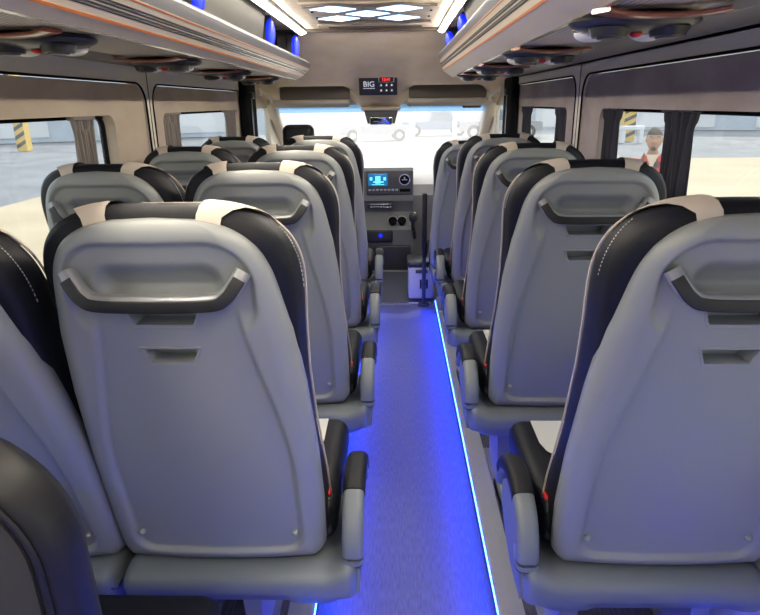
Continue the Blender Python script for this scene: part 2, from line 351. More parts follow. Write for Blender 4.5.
struct(B().box((-0.13, 5.3, CZ + 0.03), (2.34, 1.3, 0.06)).go('ceiling', 'header'))
struct(B().box((-0.15, 4.66, 2.018), (0.93, 0.03, 0.02)).go('trim_4', 'brown'), 'brown joint between ceiling and beige header')

# ceiling lattice light
t = thing('ceiling_light', 'blue and white diamond lattice light panel in the ceiling', 'ceiling light', (-0.13, 3.86, CZ - 0.001))
fr = B()
fr.box((0, 0.0, -0.006), (0.74, 0.80, 0.012)).go('panel', 'ceil', t)
cells = [(-0.205, -0.23), (0.155, -0.23), (-0.025, -0.04), (-0.205, 0.15), (0.155, 0.15)]
for cx, cy in cells:
    a, h = 0.125, 0.120
    d = B().prism([(cx - a, cy), (cx, cy - h), (cx + a, cy), (cx, cy + h)], 'z', -0.0165, -0.013).go('diamond_lens', 'diamond', t)
    a, h = 0.085, 0.085
    B().prism([(cx - a, cy), (cx, cy - h), (cx + a, cy), (cx, cy + h)], 'z', -0.019, -0.0165).go('bright_core', 'diamondcore', d)
for yb, sg in ((0.31, 1), (-0.40, -1)):
    sl = B(); pts = [(-0.35 + 0.035 * i, yb + sg * 0.035 * math.cos((-0.35 + 0.035 * i + 0.205) / 0.18 * PI), -0.019) for i in range(21)]
    sl.sweep(pts, [(-0.009, -0.006), (0.009, -0.006), (0.009, 0.006), (-0.009, 0.006)]); sl.go('wavy_slat', 'brown', t)
hd = B()
for cy in (0.34, 0.1, -0.14, -0.36):
    for cx in (-0.33, 0.33): hd.cyl((cx, cy, -0.012), (cx, cy, -0.018), 0.007, n=10)
hd.go('screw', 'black', t)
t = thing('ceiling_slot', 'narrow recessed brown slot across the ceiling before the header', 'vent', (-0.13, 4.45, CZ))
B().box((0, 0, -0.006), (0.74, 0.13, 0.012)).go('surround', 'ceil', t)
B().box((0, 0.01, -0.014), (0.62, 0.05, 0.008)).go('slot', 'brown', t)

# ------------------------------------------------------------------ luggage racks
def rack(s, prof, yend, label):
    # prof dict of (x,z)
    t = thing('luggage_rack', label, 'luggage rack', (prof['lip'][0], 1.5, 1.70)); ox, oz = prof['lip'][0], 1.70
    y0, y1 = -1.6, yend; Y0, Y1 = y0 - 1.5, y1 - 1.5
    def P(n): return (prof[n][0] - ox, prof[n][1] - oz)
    def strip(name, pts, m, parent, a=Y0, b=Y1, th=0.006, sm=False):
        # open polyline given thickness away from the aisle/up
        pts = [Vector((p[0], p[1])) for p in pts]; back = []
        for i, p in enumerate(pts):
            d = (pts[min(i + 1, len(pts) - 1)] - pts[max(i - 1, 0)]).normalized()
            nrm = Vector((d.y, -d.x))
            if nrm.x * s < 0 and abs(nrm.x) > 0.3 or (abs(nrm.x) <= 0.3 and nrm.y < 0): nrm = -nrm
            back.append(p + nrm * th)
        return B().prism([tuple(p) for p in pts] + [tuple(p) for p in back[::-1]], 'y', a, b).go(name, m, parent, smooth=sm, ang=0.9)
    lt, bu, uo, lo, bo = P('liptop'), P('lip'), P('uo'), P('lo'), P('bot')
    # lip: rounded grey nose
    mid = []
    pth = smooth_path([(lt[0] + s * 0.05, lt[1] + 0.002, 0), (lt[0], lt[1], 0), (bu[0], bu[1] + 0.005, 0), (uo[0], uo[1], 0)], 5)
    strip('lip', [(p[0], p[1]) for p in pth], 'rack', t, sm=True)
    strip('striped_band', [uo, lo], 'rackband', t, th=0.02)
    # coloured lines on the band
    def on(f, off=0.0): return (uo[0] + (lo[0] - uo[0]) * f, uo[1] + (lo[1] - uo[1]) * f)
    dx, dz = lo[0] - uo[0], lo[1] - uo[1]; L = math.hypot(dx, dz); nx, nz = dz / L, -dx / L
    if nx * s > 0: nx, nz = -nx, -nz
    def line(name, f0, f1, m, h=0.0015):
        a, b = on(f0), on(f1)
        B().prism([a, b, (b[0] + nx * h, b[1] + nz * h), (a[0] + nx * h, a[1] + nz * h)], 'y', Y0, Y1).go(name, m, t)
    line('copper_stripe', 0.04, 0.09, 'orange')
    for f in (0.30, 0.52): line('black_stripe', f, f + 0.045, 'blackline'); line('chrome_stripe', f + 0.05, f + 0.10, 'chrome', 0.003); line('black_stripe', f + 0.105, f + 0.15, 'blackline')
    line('copper_stripe', 0.91, 1.0, 'orange')
    strip('lower_edge', [lo, bo], 'under', t, th=0.01)
    # underside: perforated panel, then cove to the wall
    pe, co, wl = P('perf'), P('cove'), P('wall')
    strip('perforated_panel', [bo, pe], 'perf' if s < 0 else 'perf', t, th=0.01)
    B().prism([(bo[0] - 0.002 * s, bo[1] - 0.002), (bo[0] + s * 0.008, bo[1] - 0.004), (bo[0] + s * 0.008, bo[1] + 0.002), (bo[0], bo[1] + 0.002)], 'y', Y0, Y1).go('chrome_edge', 'chrome', t)
    strip('cove', [pe, (pe[0] + s * 0.04, pe[1] - 0.012), co, wl], 'cove', t, th=0.01)
    B().prism([(wl[0] - s * 0.012, wl[1] - 0.004), (wl[0] - s * 0.002, wl[1] - 0.006), (wl[0] - s * 0.002, wl[1] + 0.004), (wl[0] - s * 0.012, wl[1] + 0.004)], 'y', Y0, Y1).go('wall_edge', 'coveline', t)
    # shelf floor + added shade sheet + end cheek
    dt, db = P('doortop'), P('doorbot')
    wx = (XL if s < 0 else XR) - ox - s * 0.004
    B().prism([(lt[0] + s * 0.03, lt[1] - 0.012), (wx, lt[1] - 0.012), (wx, lt[1] - 0.004), (lt[0] + s * 0.03, lt[1] - 0.004)], 'y', Y0, Y1).go('shelf', 'dark', t)
    B().box(((dt[0] + s * 0.16), (Y0 + Y1) / 2, (lt[1] + 2.02 - oz) / 2), (0.01, Y1 - Y0, 2.02 - oz - lt[1])).go('bay_shade_sheet', 'black', t)  # added black sheet, stands for shade inside the open bays
    endp = [lt, (bu[0], bu[1] + 0.004), uo, lo, bo, pe, (wl[0], wl[1]), (wx, 2.024 - oz), (dt[0], 2.024 - oz), (db[0] + s * 0.01, lt[1])]
    B().prism(endp, 'y', Y1, Y1 + 0.012).go('end_cap', 'rack', t)
    # doors: closed flaps and open bays with blue lit brackets
    for a, b in ((-1.6, 0.35), (0.45, 1.45), (2.40, 3.46)):
        d = B().prism([dt, db, (db[0] + s * 0.012, db[1]), (dt[0] + s * 0.012, dt[1])], 'y', a - 1.5, b - 1.5).go('flap_door', 'rackdoor', t)
        for yy in (a + 0.06, b - 0.06):
            B().cyl((dt[0] - s * 0.002 + (db[0] - dt[0]) * .15, yy - 1.5, dt[1] - 0.03), (dt[0] + s * 0.004, yy - 1.5, dt[1] - 0.03), 0.006, n=8).go('rivet', 'black', d)
    for yy in (2.35, 3.66, 4.54) if s < 0 else (2.35, 3.66, 4.50):
        cx = (dt[0] + db[0]) / 2; cz = (dt[1] + db[1]) / 2
        br = B().rbox((cx + s * 0.03, yy - 1.5, cz), (0.07, 0.030, abs(dt[1] - db[1]) * 0.96), 0.008).go('bracket', 'dark', t, True)
        B().ell((cx + s * 0.0, yy - 1.5 - 0.014, cz - 0.005), (0.026, 0.008, abs(dt[1] - db[1]) * 0.40)).go('blue_lamp', 'bluelens', br, True)
    return t
PL = dict(liptop=(-0.645, 1.820), lip=(-0.602, 1.802), uo=(-0.605, 1.768), lo=(-0.665, 1.716), bot=(-0.705, 1.700), perf=(-1.00, 1.706), cove=(-1.12, 1.692), wall=(-1.178, 1.710), doortop=(-0.668, 2.0), doorbot=(-0.70, 1.822))
PR = dict(liptop=(0.350, 1.880), lip=(0.310, 1.852), uo=(0.312, 1.815), lo=(0.338, 1.742), bot=(0.40, 1.702), perf=(0.64, 1.708), cove=(0.86, 1.698), wall=(0.918, 1.736), doortop=(0.348, 2.0), doorbot=(0.385, 1.882))
rack(-1, PL, 4.62, 'long overhead luggage rack with copper pinstripes above the left windows')
rack(1, PR, 4.62, 'long overhead luggage rack with copper pinstripes above the right windows')
for s, x, lb in ((-1, -0.635, 'glowing white light strip along the ceiling beside the left rack'), (1, 0.315, 'glowing white light strip along the ceiling beside the right rack')):
    t = thing('light_strip', lb, 'light strip', (x, 1.5, 2.01), 0, 'white ceiling light strips')
    B().prism([(-s * 0.016, 0.014), (-s * 0.012, -0.004), (s * 0.018, -0.016), (s * 0.024, 0.014)], 'y', -3.0, 3.13).go('channel', 'rack', t)
    B().box((s * 0.0195, 0.06, -0.006), (0.004, 6.13, 0.044)).go('light_shield', 'rack', t)  # added to keep the strip's light off the rack doors
    B().prism([(-s * 0.013, -0.005), (s * 0.014, -0.016), (s * 0.013, -0.021), (-s * 0.015, -0.010)], 'y', -2.98, 3.12).go('diffuser', 'led', t)

# reading light consoles under the racks
def console(x, y, s, label):
    t = thing('reading_console', label, 'reading light', (x, y, 1.694), 0, 'reading lights and air nozzles under the racks')
    B().ell((0, 0.02, -0.004), (0.140, 0.115, 0.024), 28, 12).go('housing', 'dark', t, True)
    B().sweep(smooth_path([(-0.125, -0.150, 0.000), (-0.08, -0.130, -0.005), (0, -0.122, -0.008), (0.08, -0.130, -0.005), (0.125, -0.150, 0.000)], 6), rrect(0.050, 0.009, 0.004, 3)).go('copper_arc', 'copper', t, True)
    for xx in (-0.062, 0.062):
        n = B().cyl((xx, -0.015, -0.018), (xx, -0.015, -0.036), 0.044, 0.036, 24).go('air_nozzle', 'dark', t, True)
        B().cyl((xx, -0.015, -0.036), (xx, -0.015, -0.040), 0.026, 0.024, 20).go('nozzle_ring', 'darkgrey', n, True)
        l = B().ell((xx - 0.01, 0.078, -0.020), (0.040, 0.030, 0.018)).go('reading_lamp', 'lens', t, True)
        B().sweep([(xx - 0.01 + 0.042 * math.cos(a), 0.078 + 0.028 * math.sin(a), -0.014) for a in [2 * PI * i / 20 for i in range(20)]], circ(0.0035, 6), (0, 0, 1), True).go('lamp_rim', 'chrome', l, True)
    B().ell((0, 0, -0.028), (0.014, 0.014, 0.008), 12, 8).go('call_button', 'red', t, True)
for k, y in enumerate((1.62, 2.50, 3.38, 4.20)):
    console(-0.89, y, -1, 'reading light console under the left rack, ' + ['nearest the camera', 'second from the camera above the wall seam', 'third, above the far left window', 'last before the windshield'][k])
for k, y in enumerate((1.45, 2.33, 3.20, 4.05)):
    console(0.52, y, 1, 'reading light console under the right rack, ' + ['nearest the camera', 'second from the camera', 'third, above the wall seam', 'last before the windshield'][k])
for s, x, y, lb in ((-1, -0.90, 1.83, 'oval speaker button with blue light under the left rack, nearest one'), (1, 0.51, 1.72, 'oval speaker button with blue light under the right rack, nearest one')):
    t = thing('indicator_lamp', lb, 'indicator lamp', (x, y, 1.70)); B().ell((0, 0, 0), (0.038, 0.07, 0.014)).go('housing', 'dark', t, True)
    B().ell((0, 0.0, -0.010), (0.018, 0.04, 0.008)).go('blue_lamp', 'bluelens', t, True)

# ------------------------------------------------------------------ seats
PZ, PY = 0.42, 0.045                                  # recline pivot
ZT = 1.338
SL = 0.234
def hw(z):                                           # half width of the back shell
    pts = [(0.42, 0.262), (0.60, 0.266), (0.75, 0.264), (0.95, 0.252), (1.10, 0.236), (1.20, 0.217), (1.27, 0.203), (1.36, 0.192)]
    for (a, wa), (b, wb) in zip(pts, pts[1:]):
        if z <= b: w = wa + (wb - wa) * (z - a) / (b - a); break
    else: w = pts[-1][1]
    q = (0.47 - z) / 0.05
    if q > 0: w -= 0.05 * (1 - math.sqrt(max(0, 1 - q * q)))
    q = (z - 1.19) / (ZT - 1.19)
    if q > 0: w *= max(0, 1 - q ** 3.1) ** (1 / 2.9)
    return w
def sst(e, a, b): t = min(1, max(0, (e - a) / (b - a))); return t * t * (3 - 2 * t)
def sdbox(x, z, cx, cz, hx, hz, r):
    a, b = abs(x - cx) - hx + r, abs(z - cz) - hz + r
    return math.hypot(max(a, 0), max(b, 0)) + min(max(a, b), 0) - r
def relief(x, z):
    w = max(hw(z), 1e-4); e = min(w - abs(x), z - 0.42, (ZT - z) * 1.0)
    e = max(0, e); D = 0.045 * math.sqrt(max(0, 1 - (1 - min(e / 0.045, 1)) ** 2)) * 0.85
    D += 0.018 * (1 - (x / 0.27) ** 2)
    wi = 0.212 - 0.075 * sst(z, 0.72, 1.24)
    d = max(abs(x) - wi, 0.462 - z, z - 1.165)        # inner panel
    if abs(x) > wi - 0.05 and z < 0.512:
        a, b = abs(x) - (wi - 0.05), 0.512 - z
        d = math.hypot(max(a, 0), max(b, 0)) - 0.05
    D -= 0.015 * (1 - sst(d, -0.010, 0.003)) * (1 - sst(z, 1.10, 1.17))
    # arched zone and hand bowl behind the handle
    d = sdbox(x, z, 0, 1.190, 0.180, 0.108, 0.085)
    D -= 0.013 * (1 - sst(d, -0.009, 0.003)) * sst(z, 1.10, 1.16)
    d = sdbox(x, z, 0, 1.218, 0.122, 0.038, 0.036)
    D -= 0.036 * (1 - sst(d, -0.026, 0.005)) * (1 - 0.6 * sst(z, 1.20, 1.26))
    return D
POCK = ((1.141, 0.064, 0.0165), (1.052, 0.050, 0.0165))
def pocket_mesh(cz, hx, hz):
    b = B()
    def ring(off, dep):
        out = []
        for sx_, sz_ in ((-1, -1), (0, -1), (1, -1), (1, 0), (1, 1), (0, 1), (-1, 1), (-1, 0)):
            z = cz + sz_ * (hz + off); x = -0.008 + sx_ * (hx + off + (z - cz) * 0.4); xr, zr = x, z
            out.append((x, PY - SL * (z - PZ) - relief(x, z) - PY + dep, z - PZ))
        b.v.extend(Vector(p) for p in out)
    ring(0.0065, 0.001); ring(0.004, -0.0022); ring(0.0, -0.0015); ring(-0.0015, 0.006); ring(-0.003, 0.045)
    for k in range(4): b.f += [(k * 8 + i, k * 8 + (i + 1) % 8, (k + 1) * 8 + (i + 1) % 8, (k + 1) * 8 + i) for i in range(8)]
    b.f.append(tuple(range(32, 40))); return b
def make_shell():
    NZ, NX = 200, 96; zs = []
    for i in range(NZ + 1):
        t = i / NZ; zs.append(0.42 + (ZT - 0.42) * (0.5 - 0.5 * math.cos(PI * t)) * 0.25 + (ZT - 0.42) * t * 0.75)
    vs, fs = [], []
    for z in zs:
        w = max(hw(z), 0.004)
        for j in range(NX + 1):
            s_ = -1 + 2 * j / NX; s2 = 0.82 * s_ + 0.18 * math.sin(PI / 2 * s_)
            x = w * s2; vs.append((x, PY - SL * (z - PZ) - relief(x, z) - PY, z - PZ))
    n = NX + 1
    for i in range(NZ):
        for j in range(NX):
            q = (i * n + j, i * n + j + 1, (i + 1) * n + j + 1, (i + 1) * n + j)
            x = sum(vs[k_][0] for k_ in q) / 4; z = sum(vs[k_][2] for k_ in q) / 4 + PZ
            if any(abs(x + 0.008) < hx + (z - cz) * 0.4 and abs(z - cz) < hz for cz, hx, hz in POCK): continue
            fs.append(q)
    # rim going forward
    rim = [i * n for i in range(NZ + 1)] + [NZ * n + j for j in range(1, n)] + [i * n + NX for i in range(NZ - 1, -1, -1)] + [j for j in range(NX - 1, 0, -1)]
    b = len(vs); k = len(rim)
    for r in rim: v = vs[r]; vs.append((v[0] * 0.985, v[1] + 0.035, v[2]))
    fs += [(rim[i], rim[(i + 1) % k], b + (i + 1) % k, b + i) for i in range(k)]
    fs.append(tuple(range(b, b + k)))
    me = bpy.data.meshes.new('back_shell'); me.from_pydata(vs, [], fs)
    bm = bmesh.new(); bm.from_mesh(me); bmesh.ops.recalc_face_normals(bm, faces=bm.faces)
    for f in bm.faces: f.smooth = len(f.verts) < 5
    bm.to_mesh(me); bm.free(); return me
def outline():                                       # cushion outline (x, z), left bottom over the top to right bottom
    pts = []
    zs = [0.45 + (1.175 - 0.45) * i / 26 for i in range(27)]
    def cw(z):
        base = [(0.45, 0.258), (0.6, 0.254), (0.8, 0.238), (0.95, 0.233), (1.08, 0.236), (1.16, 0.241), (1.21, 0.241)]
        for (a, wa), (b, wb) in zip(base, base[1:]):
            if z <= b: return wa + (wb - wa) * (z - a) / (b - a)
        return base[-1][1]
    left = [(-cw(z), z) for z in zs]; arc = []
    for i in range(1, 40):
        a = PI - PI * i / 40; c, s_ = math.cos(a), math.sin(a)
        arc.append((math.copysign(abs(c) ** 0.54, c) * 0.241, 1.175 + 0.176 * s_ ** 0.76))
    return left + arc + [(-x, z) for x, z in left[::-1]]
OUT = outline()
def onorm(i):
    a, b = OUT[max(i - 1, 0)], OUT[min(i + 1, len(OUT) - 1)]; tx, tz = b[0] - a[0], b[1] - a[1]; l = math.hypot(tx, tz)
    return (-tz / l, tx / l)
def cpt(i, n, y):                                    # point at outline i, n outward offset, y forward of back plane; pivot frame
    x, z = OUT[i]; nx, nz = onorm(i); z2 = z + nz * n - 0.17 * max(0, y - 0.03) * sst(z, 1.15, 1.33)
    return (x + nx * n, -SL * (z - PZ) + y, z2 - PZ)
def make_cushion():
    prof = [(-0.03, -0.004), (-0.008, 0.000), (0.004, 0.012), (0.007, 0.035), (0.010, 0.065), (0.010, 0.095), (0.006, 0.118), (-0.004, 0.130), (-0.020, 0.140), (-0.05, 0.146), (-0.10, 0.140)]
    N = len(OUT); vs, fs = [], []
    for n, y in prof: vs += [cpt(i, n, y) for i in range(N)]
    for r in range(len(prof) - 1):
        fs += [(r * N + i, r * N + i + 1, (r + 1) * N + i + 1, (r + 1) * N + i) for i in range(N - 1)]
        fs.append((r * N + N - 1, r * N, (r + 1) * N, (r + 1) * N + N - 1))
    last = (len(prof) - 1) * N; fs.append(tuple(last + i for i in range(N)))
    b = B(); b.v = [Vector(v) for v in vs]; b.f = fs; return b
def build_seat(arm_side, legs):
    """arm_side +1/-1/0: side of the armrest; returns root at platform level below the trim"""
    t = bpy.data.objects.new('passenger_seat', None); C.objects.link(t); t.empty_display_size = 0.2
    pv = (0, PY, PZ)
    link('back_shell', SHELL, 'shell', t, pv)
    cu = link('back_cushion', CUSH, None, t, pv)
    link('piping', PIPE, None, cu); [link('side_stitching', q_, None, cu) for q_ in STIT]
    for sgn, me in ((-1, STRAP_L), (1, STRAP_R)): link('headrest_strap', me, None, t, pv)
    h = link('grab_handle', HAND, None, t, pv); link('dark_insert', HINS, None, h)
    for me in PKM: link('card_pocket', me, None, t, pv)
    for sgn in (-1, 1): link('screw_cap', BUMP, None, t, (pv[0] + sgn * 0.192, pv[1], pv[2]))
    link('base_trim', TRIM[arm_side], None, t)
    link('seat_cushion', SEATC, None, t, (arm_side * 0.022, 0, 0))
    link('white_seat_panel', SEATP, None, t, (arm_side * 0.022, 0, 0))
    link('seat_belt', BELT, None, t); bk = link('belt_buckle', BUCK, None, t, (arm_side * 0.262 if arm_side else 0.262, 0, 0)); link('red_button', BUCKR, None, bk)
    if arm_side:
        a = link('armrest', ARM, None, t, (arm_side * 0.335, 0, 0), None); a.scale = (arm_side, 1, 1)
        p = link('leather_pad', ARMP, None, a); sp = link('side_shield', SHLD, None, t, (arm_side * 0.335, 0, 0)); sp.scale = (arm_side, 1, 1)
        link('emblem', EMB, None, sp)
    for lx in legs: link('leg', LEG, None, t, (lx, 0, 0))
    return t
def keep(o):
    me = o.data; bpy.data.objects.remove(o); return me
SHELL = make_shell(); SHELL.materials.append(M['shell'])
PKM = [keep(pocket_mesh(*p).go('card_pocket', 'shell', None, True, ang=0.5)) for p in POCK]
CUSH = keep(make_cushion().go('back_cushion', 'leather', None, True, ang=1.4))
N_ = len(OUT)
PIPE = keep(B().sweep([cpt(i, 0.009, 0.122) for i in range(N_)], circ(0.0028, 6), (0, 1, 0)).go('piping', 'strap', None, True))
STIT = []
for rng in (range(27, 36), range(N_ - 36, N_ - 27)):
  sb = B()
  for i in rng:
    a, b_ = Vector(cpt(i, 0.0165, 0.05)), Vector(cpt(i + 1, 0.0165, 0.05))
    for f0, f1 in ((0.1, 0.35), (0.6, 0.85)): sb.cyl(a.lerp(b_, f0), a.lerp(b_, f1), 0.0010, n=5)
  STIT.append(keep(sb.go('side_stitching', 'stitch', None)))
def strap(sg):
    # ribbon from the shell edge over the top of the bolster, flaring towards the outside
    idx = [i for i in range(27, N_ - 27)]
    def at(xx):
        best = min(idx, key=lambda i: abs(OUT[i][0] - xx)); return best
    def ptx(x, n, y):
        for i in idx[:-1]:
            if OUT[i][0] <= x <= OUT[i + 1][0]:
                f = (x - OUT[i][0]) / (OUT[i + 1][0] - OUT[i][0] + 1e-9); return Vector(cpt(i, n, y)).lerp(Vector(cpt(i + 1, n, y)), f)
        return Vector(cpt(idx[-1] if x > 0 else idx[0], n, y))
    prof = [(-0.03, -0.010), (-0.006, -0.007), (0.008, 0.010), (0.0145, 0.035), (0.0175, 0.065), (0.0165, 0.095), (0.0105, 0.120), (0.0, 0.136), (-0.018, 0.147), (-0.05, 0.153), (-0.1, 0.150)]
    vs, fs = [], []; K = 9
    for k, (n, y) in enumerate(prof):
        f = k / (len(prof) - 1); c0 = 0.082 + 0.02 * f; c1 = 0.130 + 0.085 * min(1, max(0, f * 1.6 - 0.15))
        c1 = min(c1, 0.212)
        for j in range(K): vs.append(ptx(sg * (c0 + (c1 - c0) * j / (K - 1)), n, y))
    for k in range(len(prof) - 1): fs += [(k * K + j, k * K + j + 1, (k + 1) * K + j + 1, (k + 1) * K + j) for j in range(K - 1)]
    b = B(); b.v = vs; b.f = fs; o = b.go('headrest_strap', 'strap', None, True, ang=2)
    return keep(o)
STRAP_L, STRAP_R = strap(-1), strap(1)
def bk(x, z, out): return (x, -SL * (z - PZ) - out, z - PZ)
hp = smooth_path([bk(-0.164, 1.240, 0.044), bk(-0.153, 1.222, 0.056), bk(-0.134, 1.198, 0.067), bk(-0.104, 1.186, 0.072), bk(0, 1.184, 0.074), bk(0.104, 1.186, 0.072), bk(0.134, 1.198, 0.067), bk(0.153, 1.222, 0.056), bk(0.164, 1.240, 0.044)], 6)
HAND = keep(B().sweep(hp, rrect(0.031, 0.032, 0.010, 4), (0, -1, 0)).go('grab_handle', 'barplastic', None, True))
hq = [Vector(p) + Vector((0, -0.0145, -0.003)) for p in hp[3:-3]]
HINS = keep(B().sweep(hq, rrect(0.024, 0.007, 0.003, 3), (0, -1, 0)).go('dark_insert', 'dashblk', None, True))
BUMP = keep(B().ell((0, -SL * 0.09 - 0.040, 0.103), (0.009, 0.010, 0.008), 14, 8).go('screw_cap', 'shell', None, True))
def trim_mesh(arm):
    # rear beam: lofted sections across x, cross-section in y-z; lower edge has a shallow arch relief
    x0, x1 = -0.252, 0.252
    if arm > 0: x1 = 0.345
    if arm < 0: x0 = -0.345
    n = 56; sec = []
    for i in range(n + 1):
        f = i / n; x = x0 + (x1 - x0) * f; e = min(x - x0, x1 - x)
        q = 1 - min(1, e / 0.035); sh = 0.030 * (1 - math.sqrt(max(0, 1 - q * q)))
        rec = 0.010 * sst(0.19 - abs(x), 0.0, 0.025)
        armend = sst(arm * x, 0.26, 0.345) if arm else 0
        zt = 0.428 + 0.035 * armend - sh; zb = 0.325 + sh + 0.028 * armend
        yb = -0.045 + sh - 0.02
        p = [(yb + 0.30, zt - 0.05), (yb + 0.06, zt), (yb + 0.02, zt - 0.004), (yb + 0.004, zt - 0.018), (yb + 0.0, zt - 0.035), (yb + 0.002, 0.372), (yb + 0.004 + rec * 0.2, 0.364), (yb + 0.006 + rec, 0.357), (yb + 0.012 + rec, zb + 0.012), (yb + 0.024 + rec, zb + 0.002), (yb + 0.05, zb), (yb + 0.46, zb + 0.015), (yb + 0.46, zt - 0.06)]
        sec.append([(x, a, b) for a, b in p])
    m = len(sec[0]); vs = [v for s_ in sec for v in s_]
    fs = [(i * m + k, i * m + (k + 1) % m, (i + 1) * m + (k + 1) % m, (i + 1) * m + k) for i in range(n) for k in range(m)]
    fs += [tuple(range(m)), tuple(range(n * m, n * m + m))[::-1]]
    b = B(); b.v = [Vector(v) for v in vs]; b.f = fs
    return keep(b.go('base_trim', 'trim', None, True, ang=0.9))
TRIM = {a: trim_mesh(a) for a in (-1, 0, 1)}
b = B(); b.rbox((0, 0.30, 0.465), (0.53, 0.50, 0.12), 0.045, 5); SEATC = keep(b.go('seat_cushion', 'leather', None, True))
for v in SEATC.vertices:
    v.co.z += 0.030 * sst(abs(v.co.x), 0.12, 0.23) - 0.01
b = B(); NS = 24
for zz in (0.512, 0.497):
    for j in range(7):
        for i in range(NS + 1):
            x = -0.20 + 0.40 * i / NS; y = 0.24 + 0.045 * j
            w_ = 0.13 + 0.07 * sst(y, 0.24, 0.36); x = x / 0.20 * w_
            b.v.append(Vector((x, y, zz + 0.038)))
n7 = NS + 1
for l in (0, 1): b.f += [(l * 7 * n7 + j * n7 + i, l * 7 * n7 + j * n7 + i + 1, l * 7 * n7 + (j + 1) * n7 + i + 1, l * 7 * n7 + (j + 1) * n7 + i) for j in range(6) for i in range(NS)]
SEATP = keep(b.go('white_seat_panel', 'whiteleather', None, True))
BELT = keep(B().sweep(smooth_path([(-0.235, 0.06, 0.50), (-0.12, 0.10, 0.525), (0.05, 0.12, 0.525), (0.235, 0.06, 0.50)], 6), rrect(0.045, 0.003, 0.001, 2)).go('seat_belt', 'black', None))
BUCK = keep(B().rbox((0, 0.09, 0.50), (0.022, 0.05, 0.10), 0.006, 3, rx=-0.3).go('belt_buckle', 'dark', None, True))
BUCKR = keep(B().rbox((0, 0.105, 0.555), (0.019, 0.034, 0.012), 0.003, 2, rx=-0.3).go('red_button', 'red', None, True))
ap = smooth_path([(0, -0.022, 0.440), (0, -0.018, 0.50), (0, 0.02, 0.560), (0, 0.10, 0.590), (0, 0.19, 0.585), (0, 0.265, 0.545), (0, 0.30, 0.480)], 8)
ARM = keep(B().sweep(ap, rrect(0.054, 0.048, 0.018, 4), (0, 0, 1)).go('armrest', 'trim', None, True))
ARMP = keep(B().sweep([Vector(p) + Vector((0, 0.001, 0.004)) for p in ap[20:44]], rrect(0.058, 0.048, 0.019, 4), (0, 0, 1)).go('leather_pad', 'leather', None, True))
sh_ = B(); sh_.prism([(p[0], p[1]) for p in [(v.x, v.y) for v in smooth_path([(-0.04, 0.36, 0), (-0.01, 0.50, 0), (0.06, 0.545, 0), (0.17, 0.55, 0), (0.25, 0.50, 0), (0.22, 0.42, 0), (0.10, 0.365, 0), (-0.04, 0.36, 0)], 5)[:-1]]], 'x', -0.02, 0.016)
SHLD = keep(sh_.go('side_shield', 'trim', None))
EMB = keep(B().cyl((0.016, 0.02, 0.45), (0.020, 0.02, 0.45), 0.024, n=20).go('emblem', 'barplastic', None, True))
lg = B(); lg.prism([(-0.03, 0.33), (0.035, 0.33), (0.022, 0.0), (-0.012, 0.0)], 'y', 0.10, 0.34); lg.box((0.005, 0.22, 0.006), (0.075, 0.34, 0.012))
LEG = keep(lg.go('leg', 'barplastic', None))
BACKP = ('card_pocket', 'back_shell', 'back_cushion', 'headrest_strap', 'grab_handle')
def place(proto, x, y, z, label, group, rec=0.0, rz=0.0, first=False, sx=1.0):
    o = proto if first else copy_tree(proto)
    o.location = (x, y, z); o.rotation_euler = (0, 0, rz); o.scale = (sx, 1, 1); tag(o, label, 'seat', group)
    if True:
        for c in o.children:
            if c.name.split('.')[0] in BACKP or c.name.startswith('screw_cap'): c.rotation_euler.x = rec
    return o
PITCHY = 0.843
la = build_seat(1, (0.03, -0.16)); lw = build_seat(0, (-0.12, 0.12)); ra = build_seat(-1, (-0.18, 0.18))
for k in range(4):
    Y = 1.27 + PITCHY * k
    place(la, -0.445, Y, 0, 'grey and black seat left of the aisle, ' + ['nearest to the camera, two pockets showing', 'in the second row', 'in the third row', 'in the fourth row, next to the dashboard'][k], 'aisle seats in the left pairs', first=k == 0)
for k in range(4):
    Y = 1.27 + PITCHY * k
    place(lw, (-0.945, -0.94, -0.94, -0.94)[k], Y, 0, 'grey and black left window seat, ' + ['reclined, cut off by photo edge', 'in the second row beside the near curtain', 'in the third row below the far left window', 'in the fourth row, farthest away'][k], 'window seats in the left pairs', rec=(0.075, 0, 0, 0)[k], first=k == 0, sx=0.92)
for k in range(4):
    Y = 1.25 + PITCHY * k
    place(ra, (0.652, 0.615, 0.615, 0.62)[k], Y, 0.004 if k == 0 else 0, 'grey and black single seat right of the aisle, ' + ['nearest to the camera', 'in the second row', 'in the third row', 'in the fourth row, mostly hidden'][k], 'single seats on the right side', first=k == 0)
g = build_seat(0, (-0.15, 0.15))
place(g, 0.50, 4.42, -0.07, 'lower grey and black seat at the front right, beside the white cooler', 'front seat', first=True, sx=0.93)
g['group'] = 'single seats on the right side'
for c in list(g.children):
    if c.name.startswith('leg'): c.location.z = 0.075; c.scale.z = 0.76

# near black seat in the bottom left corner
t = thing('rear_seat', 'black leather seat with charcoal cloth back in the bottom left corner', 'seat', (-0.645, 0.60, 0), 0)
def ol(sx, w, h, r): return [(x, z) for x, z in rr2(-w, w, 0.42, h, r, 10)]
b = B(); o1 = rr2(-0.265, 0.265, 0.42, 1.198, 0.17, 10)
n = len(o1); prof = [(-0.05, -0.004), (-0.022, -0.012), (-0.008, -0.008), (0.0, 0.01), (0.0, 0.04), (-0.012, 0.065), (-0.06, 0.08)]
cx, cz = 0, 0.82
for off, yy in prof:
    for x, z in rr2(-0.265 - off, 0.265 + off, 0.42 - off, 1.198 + off, 0.17 + off, 10): b.v.append(Vector((x, yy - 0.03 * (z - 0.42) - 0.02, z)))
for r in range(len(prof) - 1): b.f += [(r * n + i, r * n + (i + 1) % n, (r + 1) * n + (i + 1) % n, (r + 1) * n + i) for i in range(n)]
